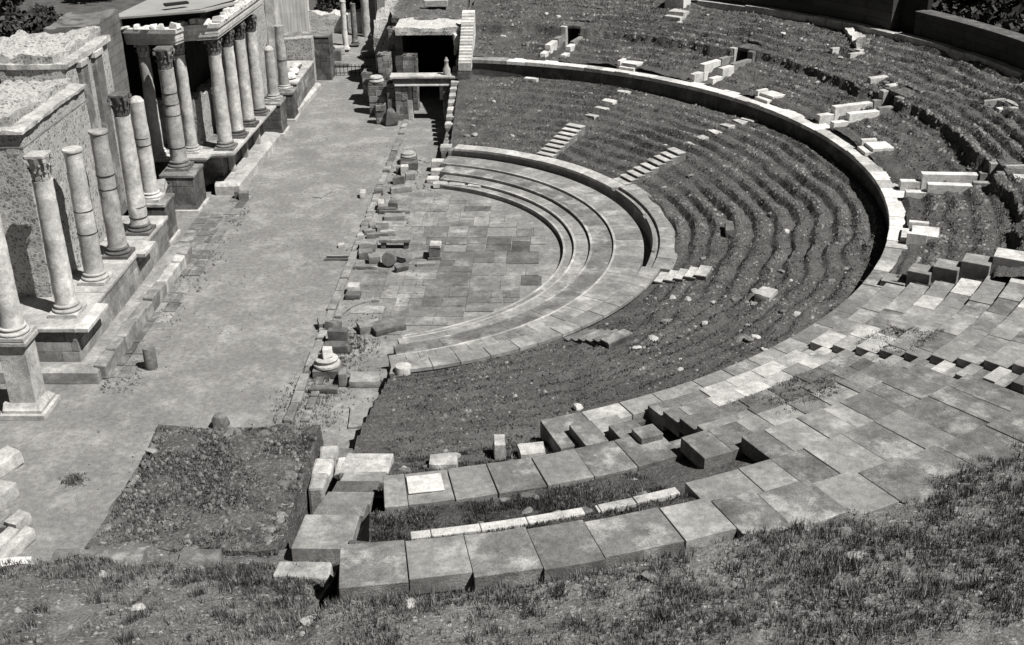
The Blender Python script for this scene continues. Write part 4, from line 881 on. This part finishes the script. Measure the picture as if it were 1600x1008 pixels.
# left bottom fragments at the frame edge
for (x, y, sx, sy, sz, rz, tx, m_, lab) in ((-8.5, -17.25, .7, 1.0, .45, -.6, .2, STONE_L, 'white roof shaped fragment at the left edge, upper of two groups'), (-7.85, -19.1, .7, .9, .5, -.3, .1, STONE_L, 'white square block at the left edge, top of the lower heap'),
      (-6.75, -20.35, .45, .6, .4, -.4, .1, STONE_L, 'pale cube at the right side of the left edge heap'), (-6.85, -21.6, .4, 1.5, .35, -.35, .1, STONE_L, 'long moulded white stone in the lower left heap'), (-6.4, -21.5, .3, 1.4, .35, -.35, .12, STONE_L, 'second long moulded stone, right of the first, in the lower left heap'), (-7.35, -20.3, .5, .7, .3, .2, .2, STONE, 'grey wedge in the middle of the lower left heap')):
    block(x, y, sx, sy, sz, rz, m_, lab, tx=tx, j=.05)

# ------------------------------------------------------------------ near platform, its walls and the near side steps
def plat_top(x, y): return 3.0+.04*math.sin(x*1.9)*math.cos(y*1.3)
one(rough_box(-2.55, 2.0, -25.4, -19.7, 0, 3.0, .1, .06, plat_top, 31, .09), 'weedy_platform', RUIN, 'flat topped rubble platform overgrown with dark weeds, near the camera', 'platform', smooth=True)
mb = MB()
for i in range(3): mb.tone = (-.1, .1, -.2)[i]; mb.box(2.02, 2.5, -20.6-i*.8, -19.85-i*.8, 0, 2.55+.04*i, .05)
one(mb, 'wall_capping', STONE_L, 'pale rounded capping stones along the right side of the weedy platform', 'wall', bevel=.08)
mb = MB(); mb.box(2.0, 3.6, -20.3, -19.72, 0, 2.35, .03); one(mb, 'passage_wall', STONE, 'dark fronted wall with a pale top behind the near side steps', 'wall', bevel=.04)
mb = MB(); mb.box(2.52, 3.25, -21.3, -20.32, 1.0, 1.9); one(mb, 'shade_block', DARK, 'block painted shade black in the recess between the capping stones and the passage wall', 'recess')  # solid block, coloured black for the shade in the hollow
mb = MB(); mb.box(2.95, 3.35, -19.7, -13.2, 0, .75, .05); one(mb, 'passage_kerb', STONE, 'left one of two long low walls running to the upright drum', 'wall', bevel=.05)
mb = MB(); mb.box(3.62, 3.9, -19.6, -13.1, 0, .95, .05); one(mb, 'passage_kerb', STONE_D, 'right one of two long low walls running to the upright drum', 'wall', bevel=.05)
block(3.0, -15.6, .5, .4, .3, .1, STONE_L, 'pale stone between the two long low walls', z=.7)
rock((2.75, -20.95, 2.35), .55, .5, .4, STONE_L, 'rounded_stone', 'rounded pale stone at the top of the near side steps by the black recess', 'stone', sd=12)
t = thing('side_steps', (3.3, -24, 2.6), 'flight of broad smooth grey steps at the left end of the near seats', 'stairs')
SM = (STONE_L, STEP, STONE_D, STEP, STONE, STEP)
SS = [(-22.3, -21.3, 3.2, 2.95, 4.25), (-22.85, -22.3, 3.28, 3.05, 4.2), (-23.45, -22.85, 3.36, 2.95, 4.1), (-24.05, -23.45, 3.44, 2.82, 4.05), (-24.65, -24.05, 3.52, 2.72, 3.98), (-26.05, -24.65, 3.6, 2.5, 3.88)]
for i, (y0, y1, z, x0, x1) in enumerate(SS):
    q = MB(); q.prism([(x0, y0), (x1-.03, y0), (x1, y1-.07), (x0+.08, y1-.07)], 2.4, z); q.build('step', SM[i], t, bevel=.02)
mb = MB(); mb.box(2.35, 3.62, -27.25, -26.75, 2.8, 3.75, .05); one(mb, 'stone_block', STONE_L, 'pale block in the weeds below the lowest broad step', 'stone block', bevel=.05)
for x, y, sx, sy, lab in ((-2.0, -26.1, 2.2, .7, 'long flat pale stone lying along the near edge of the weedy platform'), (.35, -26.1, 1.0, .75, 'square flat pale stone beside the long one at the platform edge')):
    block(x, y, sx, sy, .5, .02, STONE_L if False else STONE, lab, z=2.85, j=.06)
block(-4.3, -26.0, 1.3, .5, .35, .12, STONE_W, 'bright white broken ledge at the lower left corner', z=2.7, j=.1)
for r, th, sx, sz, lab in ((22.3, -76.6, .75, .3, 'pale flat stone in the weeds left of the narrow upright block'), (22.15, -72.6, .3, .55, 'narrow upright block with black side in the weeds near the seats'), (22.5, -70.6, .7, .35, 'whitish rubble lump beside the left end of the walkway')):
    x, y = OX+r*math.cos(rad(th)), r*math.sin(rad(th)); block(x, y, sx, .55, sz, rad(th+80), STONE_L, lab, z=2.95)
block(OX+15.4*math.cos(rad(-4.2)), 15.4*math.sin(rad(-4.2)), .35, 1.0, .45, rad(-4), STONE_D, 'dark upright stone with a black front standing in the middle of the grass', z=zl(15.4)-.08)
block(OX+18*math.cos(rad(-30)), 18*math.sin(rad(-30)), .6, .9, .35, rad(-30), STONE_L, 'pale flat boulder over a black hollow in the right hand grass', z=zl(18)-.05)
block(OX+20.6*math.cos(rad(71)), 20.6*math.sin(rad(71)), .35, .8, .3, rad(71), STONE_L, 'pale slab in the far grass just below the ring walkway', z=zl(20.6)-.05)

# ------------------------------------------------------------------ scattered small stones
def scatter(n, rr_, tt, zf, lab, group, m=STONE_L, smin=.1, smax=.35, name='rubble_stone'):
    for i in range(n):
        r = math.sqrt(RND.uniform(rr_[0]**2, rr_[1]**2)); th = rad(RND.uniform(*tt)); s_ = RND.uniform(smin, smax)
        rock((OX+r*math.cos(th), r*math.sin(th), zf(r)+.0), s_*1.5, s_, s_*.38, m if RND.random() < .35 else STONE, name, lab, 'stone', group)
scatter(75, (14, 21), (-70, 78), lambda r: zl(r), 'small pale rubble stone lying in the grass of the lower slope', 'rubble stones on the lower slope')
scatter(24, (14.5, 20), (-48, -24), lambda r: zl(r), 'small pale rubble stone lying in the grass below the stone seats', 'rubble stones below the seats', smax=.4)
scatter(70, (22.8, 30.5), (-25, 80), lambda r: zu(r), 'small pale rubble stone lying among weeds of the upper slope', 'rubble stones on the upper slope')
scatter(16, (21.6, 23.5), (-82, -70), lambda r: 2.8+.22*(r-21.3), 'small pale rubble stone in the weeds left of the walkway end', 'rubble stones left of the walkway', smin=.15)
scatter(14, (25.3, 28.2), (-82, -67), lambda r: 3.78+.25*(r-25.1), 'small pale rubble stone in the grass strip between the near slab rows', 'rubble stones between the slab rows', smin=.1)
for i in range(18):
    x = RND.uniform(-3, 22); r = RND.uniform(30.3, 32.2); y = -math.sqrt(max(1, r*r-(x-OX)**2)) if x > 2 else RND.uniform(-31, -26.5)
    z = float(fgz(np.array([[x]]), np.array([[y]]))[0, 0]); s_ = RND.uniform(.12, .36)
    rock((x, y, z-.03), s_*1.6, s_, s_*.32, STONE if i % 3 else STONE_L, 'rubble_stone', 'small pale rubble stone lying in the foreground grass', 'stone', 'rubble stones in the foreground')

for i in range(34):
    e = i % 3; x, y = ((-2.4+RND.uniform(.0, .25), RND.uniform(-25.2, -19.9)) if e == 0 else (RND.uniform(-2.4, 1.9), -19.95+RND.uniform(-.25, .03)) if e == 1 else (1.8+RND.uniform(-.3, .03), RND.uniform(-25.2, -19.9)))
    s_ = RND.uniform(.14, .36); rock((x, y, 2.97), s_*1.4, s_, s_*.45, RND.choice((STONE, STONE_D, STONE)), 'rubble_stone', 'rough stone bedded in the crumbling edge of the weedy platform', 'stone', 'stones along the platform edge')

# ------------------------------------------------------------------ grass
def onrow(r, X, Y, pitch, a=.0, b=.34, p=.3):
    ph = ((r+fbm(np.stack([X, Y, X*0], 1), .35, 3)*.28)/pitch) % 1.0; return ((ph >= a) & (ph < b)) | (NP.random(len(r)) < p)
def tufts(name, X, Y, Z, hmin, hmax, wd, nb, lab, dry=.3, lean=.45):
    n = len(X); N_ = n*nb; bx = np.repeat(X, nb)+NP.normal(0, .035, N_); by = np.repeat(Y, nb)+NP.normal(0, .035, N_); bz = np.repeat(Z, nb)-.02
    h = np.repeat(NP.uniform(hmin, hmax, n), nb)*NP.uniform(.6, 1.1, N_); a = NP.uniform(0, 2*np.pi, N_); d = NP.uniform(0, 2*np.pi, N_); l = NP.uniform(.1, lean, N_)*h
    wx, wy = np.cos(a)*wd/2, np.sin(a)*wd/2; V = np.empty((N_, 3, 3))
    V[:, 0] = np.stack([bx-wx, by-wy, bz], 1); V[:, 1] = np.stack([bx+wx, by+wy, bz], 1); V[:, 2] = np.stack([bx+np.cos(d)*l, by+np.sin(d)*l, bz+h], 1)
    me = bpy.data.meshes.new(name); me.vertices.add(N_*3); me.vertices.foreach_set('co', V.ravel()); me.loops.add(N_*3); me.loops.foreach_set('vertex_index', np.arange(N_*3)); me.polygons.add(N_)
    me.polygons.foreach_set('loop_start', np.arange(N_)*3); me.polygons.foreach_set('loop_total', np.full(N_, 3)); me.update()
    pt = fbm(np.stack([X, Y, X*0], 1), .6, 3); tone = np.repeat(np.where(NP.random(n) < dry+.3*pt, NP.uniform(.8, 3.6, n), NP.uniform(-.6, .4, n)), nb)+NP.uniform(-.2, .2, N_)
    at = me.attributes.new('tone', 'FLOAT', 'FACE'); at.data.foreach_set('value', tone.astype(np.float32))
    me.materials.append(GRASS); o = bpy.data.objects.new(name, me); sc.collection.objects.link(o); return tag(o, lab, 'grass', kind='stuff')
def pol(n, r0, r1, t0, t1):
    r = np.sqrt(NP.uniform(r0*r0, r1*r1, n)); t_ = NP.uniform(rad(t0), rad(t1), n); return r, t_, OX+r*np.cos(t_), r*np.sin(t_)
def keep(X, Y, s, th): return fbm(np.stack([X, Y, X*0], 1)+3, s, 4)+NP.normal(0, .33, len(X)) > th
r, t_, X, Y = pol(46000, 13.2, 21.3, -80, 80); k = (X > 3.1) & keep(X, Y, 1.1, -.3) & onrow(r, X, Y, .77, .05, .42, .16)
r, t_, X, Y = r[k], t_[k], X[k], Y[k]; Z = lower_z(r, t_, X, Y); tufts('grass', X, Y, Z, .03, .11, .05, 3, 'short dark grass over the lower slope', dry=.2)
r, t_, X, Y = pol(46000, 22.5, 31.0, -28, 83); k = (X > 3.8) & keep(X, Y, 1.1, -.3) & onrow(r, X, Y, .76, .05, .42, .18)
for tc in (69.0, 44.2, 19.6, -5.4): k &= ~((np.abs(np.degrees(t_)-tc)*r*.01745 < .95) & (r < 26.2))
for tc in (56.6, 32.2, 8.6, -17.8): k &= ~((np.abs(np.degrees(t_)-tc)*r*.01745 < .75) & (r < 23.1))
r, t_, X, Y = r[k], t_[k], X[k], Y[k]; Z = upper_z(r, t_, X, Y); tufts('grass', X, Y, Z, .04, .13, .055, 3, 'short weedy grass over the upper slope', dry=.25)
n = 170000; X = NP.uniform(-6, 31, n); Y = NP.uniform(-35, -14, n); rr_ = np.hypot(X-OX, Y)
k = np.where(X > 3.6, (rr_ > 29.95) & (rr_ < 35.5), (Y < -26.2) & (Y > -35)) & keep(X, Y, .75, np.where(X > 13, -.22, .02)); X, Y = X[k], Y[k]; Z = fgz(X[:, None], Y[:, None])[:, 0]
tufts('grass', X, Y, Z, .04, .22, .022, 5, 'dry tufted grass across the foreground bank', dry=.5)
cx_ = NP.uniform(-5, 29, 420); cy_ = NP.uniform(-34, -15, 420); rc = np.hypot(cx_-OX, cy_); kk = np.where(cx_ > 3.6, (rc > 30.15) & (rc < 34.5), (cy_ < -26.4)); cx_, cy_ = cx_[kk], cy_[kk]
X = np.repeat(cx_, 26)+NP.normal(0, .11, len(cx_)*26); Y = np.repeat(cy_, 26)+NP.normal(0, .11, len(cx_)*26); Z = fgz(X[:, None], Y[:, None])[:, 0]
tufts('grass', X, Y, Z, .14, .42, .02, 3, 'taller weed clumps standing in the foreground grass', dry=.35, lean=.6)
n = 6000; X = NP.uniform(-2.4, 1.95, n); Y = NP.uniform(-25.6, -19.8, n); k = keep(X, Y, .9, -.25); X, Y = X[k], Y[k]; Z = 3.02+.04*np.sin(X*1.9)*np.cos(Y*1.3)
tufts('grass', X, Y, Z, .03, .11, .03, 4, 'dark weeds over the near rubble platform', dry=.25)
r, t_, X, Y = pol(9000, 25.2, 28.25, -81.4, -66.4); Z = 3.76+.25*(r-25.1)+.24*np.clip((r-27.5)/.12, 0, 1); k = keep(X, Y, 1.0, -.45); tufts('grass', X[k], Y[k], Z[k], .05, .16, .03, 4, 'dark grass strip between the near slab rows', dry=.15)
r, t_, X, Y = pol(5000, 21.4, 23.7, -82.5, -69.2); Z = 2.78+.22*(r-21.3); tufts('grass', X, Y, Z, .05, .16, .03, 4, 'weeds on the broken slope left of the walkway', dry=.3)
r, t_, X, Y = pol(9000, 23.4, 25.4, -57.5, -40); k = keep(X, Y, .9, .28) & (np.abs(np.degrees(t_)+45.5) > 1.1); r, X, Y = r[k], X[k], Y[k]; kk = np.floor((r-21.4)/.76)
tufts('grass', X, Y, np.where((r > 25.0) & (np.degrees(np.arctan2(Y, X-OX)) < -46), 4.34, 3.4+.19*kk), .02, .09, .03, 4, 'small weeds growing over the stained middle seats', dry=.25)

def chips(name, X, Y, Z, s0, s1, m, lab, sink=.3):
    n = len(X); S = NP.uniform(s0, s1, n)**1.0*NP.choice((.6, .8, 1, 1.5), n); a = NP.uniform(0, 6.28, n); V = np.empty((n, 7, 3)); e = NP.uniform(.55, 1.0, n)
    for k in range(4):
        b = a+k*1.5708+NP.uniform(-.3, .3, n); V[:, k] = np.stack([X+np.cos(b)*S*.5, Y+np.sin(b)*S*.5*e, Z-S*sink], 1)
    for k in range(3):
        b = a+.5+k*2.09+NP.uniform(-.4, .4, n); V[:, 4+k] = np.stack([X+np.cos(b)*S*.3, Y+np.sin(b)*S*.3*e, Z+S*NP.uniform(.12, .38, n)], 1)
    fi = np.array([(4, 5, 6), (0, 1, 4), (1, 5, 4), (1, 2, 5), (2, 6, 5), (2, 3, 6), (3, 4, 6), (3, 0, 4)]); F = (np.arange(n)[:, None, None]*7+fi[None]).reshape(-1, 3); nf = len(F)
    me = bpy.data.meshes.new(name); me.vertices.add(n*7); me.vertices.foreach_set('co', V.ravel()); me.loops.add(nf*3); me.loops.foreach_set('vertex_index', F.ravel()); me.polygons.add(nf)
    me.polygons.foreach_set('loop_start', np.arange(nf)*3); me.polygons.foreach_set('loop_total', np.full(nf, 3)); me.update()
    at = me.attributes.new('tone', 'FLOAT', 'FACE'); at.data.foreach_set('value', np.repeat(NP.uniform(-.6, .5, n), 8).astype(np.float32)); me.materials.append(m)
    o = bpy.data.objects.new(name, me); sc.collection.objects.link(o); return tag(o, lab, 'gravel', kind='stuff')
CHIP = mat('stone_chips', .06, .24, 1, .4, 20, var=0, fine=.4)
CHIP_D = mat('dark_chips', .04, .18, 1, .4, 20, var=0, fine=.4)
r, t_, X, Y = pol(20000, 13.2, 21.3, -80, 80); k = (X > 3.1) & onrow(r, X, Y, .77, .42, .8, .15) & keep(X, Y, .7, -.05) & (NP.random(len(r)) < np.where(t_ < -.65, .35, 1)); r, t_, X, Y = r[k], t_[k], X[k], Y[k]
chips('gravel', X, Y, lower_z(r, t_, X, Y), .04, .16, CHIP, 'loose stone chips along the worn rows of the lower slope')
r, t_, X, Y = pol(18000, 22.6, 31.0, -28, 83); k = (X > 3.8) & (onrow(r, X, Y, .76, .42, .8, .15) | (np.abs(r-25.7) < .4)) & keep(X, Y, .7, -.15); r, t_, X, Y = r[k], t_[k], X[k], Y[k]
chips('gravel', X, Y, upper_z(r, t_, X, Y), .05, .2, CHIP, 'loose stone chips among the weeds of the upper slope')
n = 16000; X = NP.uniform(-6, 31, n); Y = NP.uniform(-35, -14, n); rr_ = np.hypot(X-OX, Y); k = np.where(X > 3.6, (rr_ > 30.2) & (rr_ < 35), (Y < -26.2)) & keep(X, Y, .8, .0); X, Y = X[k], Y[k]
chips('gravel', X, Y, fgz(X[:, None], Y[:, None])[:, 0], .03, .16, CHIP, 'loose pale chips and clods in the foreground grass')
X = NP.uniform(-2.45, 1.95, 2600); Y = NP.uniform(-25.3, -19.8, 2600); k = keep(X, Y, .8, -.1); X, Y = X[k], Y[k]
chips('gravel', X, Y, 3.03+.04*np.sin(X*1.9)*np.cos(Y*1.3), .03, .15, CHIP_D, 'broken stone bits on top of the weedy platform')
X = NP.uniform(-9, -.4, 5000); Y = NP.uniform(-24, 30, 5000); k = ((X > -7.0) | (Y < -12)) & keep(X, Y, .5, -.1); X, Y = X[k], Y[k]
chips('gravel', X, Y, X*0+.02, .012, .055, CHIP, 'tiny scattered pebbles on the sandy stage')
X = NP.uniform(-.3, 3.0, 2600); Y = NP.uniform(-14, 15, 2600); k = keep(X, Y, .9, .0); X, Y = X[k], Y[k]
chips('gravel', X, Y, X*0+.01, .02, .11, CHIP, 'small rubble along the inner side of the old stage edge')
X = NP.uniform(-7.3, -6.0, 2000); Y = NP.uniform(-12.5, 8, 2000); k = keep(X, Y, 1.1, .1); X, Y = X[k], Y[k]
chips('gravel', X, Y, X*0+.03, .02, .10, CHIP, 'small rubble along the foot of the left podium')
for cx_, cy_, n, sg, lab in ((-6.1, -17.95, 260, .28, 'small dark weed patch on the sand between platform and pedestal'), (.25, -13, 700, 1.0, 'dry weeds along the near end of the stage edge'), (1.0, -9, 500, .7, 'thin weeds among the fragments near the moulded base'), (2.6, -18.4, 500, .5, 'weeds in the gap between the two long low walls')):
    X = NP.normal(cx_, sg*.6, n); Y = NP.normal(cy_, sg*(1.6 if n > 400 else .6), n); tufts('grass', X, Y, X*0+(.0 if cy_ > -18.2 else .05), .04, .14, .03, 4, lab, dry=.35)

# ------------------------------------------------------------------ background planting
def leafcloud(c, rx, ry, rz, n, size):
    a = NP.normal(size=(n, 3)); a /= np.linalg.norm(a, axis=1)[:, None]; rad_ = NP.uniform(.35, 1, (n, 1))**.5; p = a*rad_
    p *= (1+.35*fbm(a*1.5+c[0], 1.6, 3))[:, None]; p = p*np.array([rx, ry, rz])+np.array(c); u = NP.normal(size=(n, 3)); u /= np.linalg.norm(u, axis=1)[:, None]; v = np.cross(u, NP.normal(size=(n, 3))); v /= np.linalg.norm(v, axis=1)[:, None]
    s_ = NP.uniform(.5, 1.2, (n, 1))*size; V = np.stack([p-u*s_-v*s_*.5, p+u*s_-v*s_*.5, p+u*s_*.8+v*s_*.6, p-u*s_*.8+v*s_*.6], 1).reshape(-1, 3)
    return V
def plant(x, y, z, rx, rz, lab, name='shrub', cat='shrub', trunk=0, n=1500, size=.16, group=None):
    t = thing(name, (x, y, z), lab, cat, group)
    V = leafcloud((x, y, z+trunk+rz*.8), rx, rx, rz, n, size); me = bpy.data.meshes.new('crown'); F = np.arange(len(V)).reshape(-1, 4); me.from_pydata(V.tolist(), [], F.tolist())
    at = me.attributes.new('tone', 'FLOAT', 'FACE'); at.data.foreach_set('value', NP.uniform(-.4, .8, len(F)).astype(np.float32)); link('crown' if trunk else 'foliage', me, LEAF, t)
    q = MB(); hh = trunk+rz*.6; r0 = .05+.04*hh; q.lathe((x, y, z-.1), [(r0*1.3, 0), (r0, hh*.3), (r0*.6, hh)], 8)
    for k in range(5):
        a = k*1.3; q.add([(x, y, z+hh*.5), (x+.05, y, z+hh*.5), (x+rx*.6*math.cos(a), y+rx*.6*math.sin(a), z+hh+rz*.3)], [(0, 1, 2)])
    q.build('trunk' if trunk else 'stem', BARK, t); return t
plant(-9.2, 46.0, 0, 1.3, 1.5, 'dark bushy shrub above the pale court wall, left one'); plant(-7.6, 46.4, 0, 1.3, 1.6, 'dark bushy shrub above the pale court wall, right one')
for i, (x, y, rx, rz, tr, lab) in enumerate(((-36, 46, 3.5, 2.6, 1.5, 'dark tree at the far upper left corner'), (-29, 38, 2.2, 1.4, .6, 'low dark tree behind the broken wall top, upper left'), (-31, 60, 3.5, 2.5, 1.8, 'dark tree farthest back above the porch roof'), (-22, 52, 3.0, 2.0, 1.2, 'dark tree behind the porch roof'), (-24, 26, 2.2, 1.6, .6, 'dark round tree directly behind the white rubble wall top'))):
    plant(x, y, 0, rx, rz, lab, 'tree', 'tree', tr, 2600, .26)
for i, (th, r, lab) in enumerate(((29, 37, 'dark tree behind the right hand top wall, leftmost'), (23, 36.5, 'dark tree behind the right hand top wall, second from left'), (17, 36.5, 'dark tree behind the right hand top wall, third from left'), (11, 36.5, 'dark tree behind the right hand top wall, near the frame corner'))):
    plant(OX+r*math.cos(rad(th)), r*math.sin(rad(th)), 5.0, 2.4, 2.0, lab, 'tree', 'tree', .8, 2600, .22)
polar_grid('outer_ground', 31.9, 80, 4, 0, 6, lambda R, T, X, Y: 4.9+0*R, TURF, (-14, 62))
for i, (th, r) in enumerate(((32, 34.6), (27, 34.4), (22, 34.2), (17, 34.2), (12, 34.2))):
    plant(OX+r*math.cos(rad(th)), r*math.sin(rad(th)), 4.9, 1.9, 1.5, ORD[i+1]+' dark low bush from the left behind the lower top wall', 'shrub', 'shrub', 0, 1800, .2, 'bushes behind the top wall')
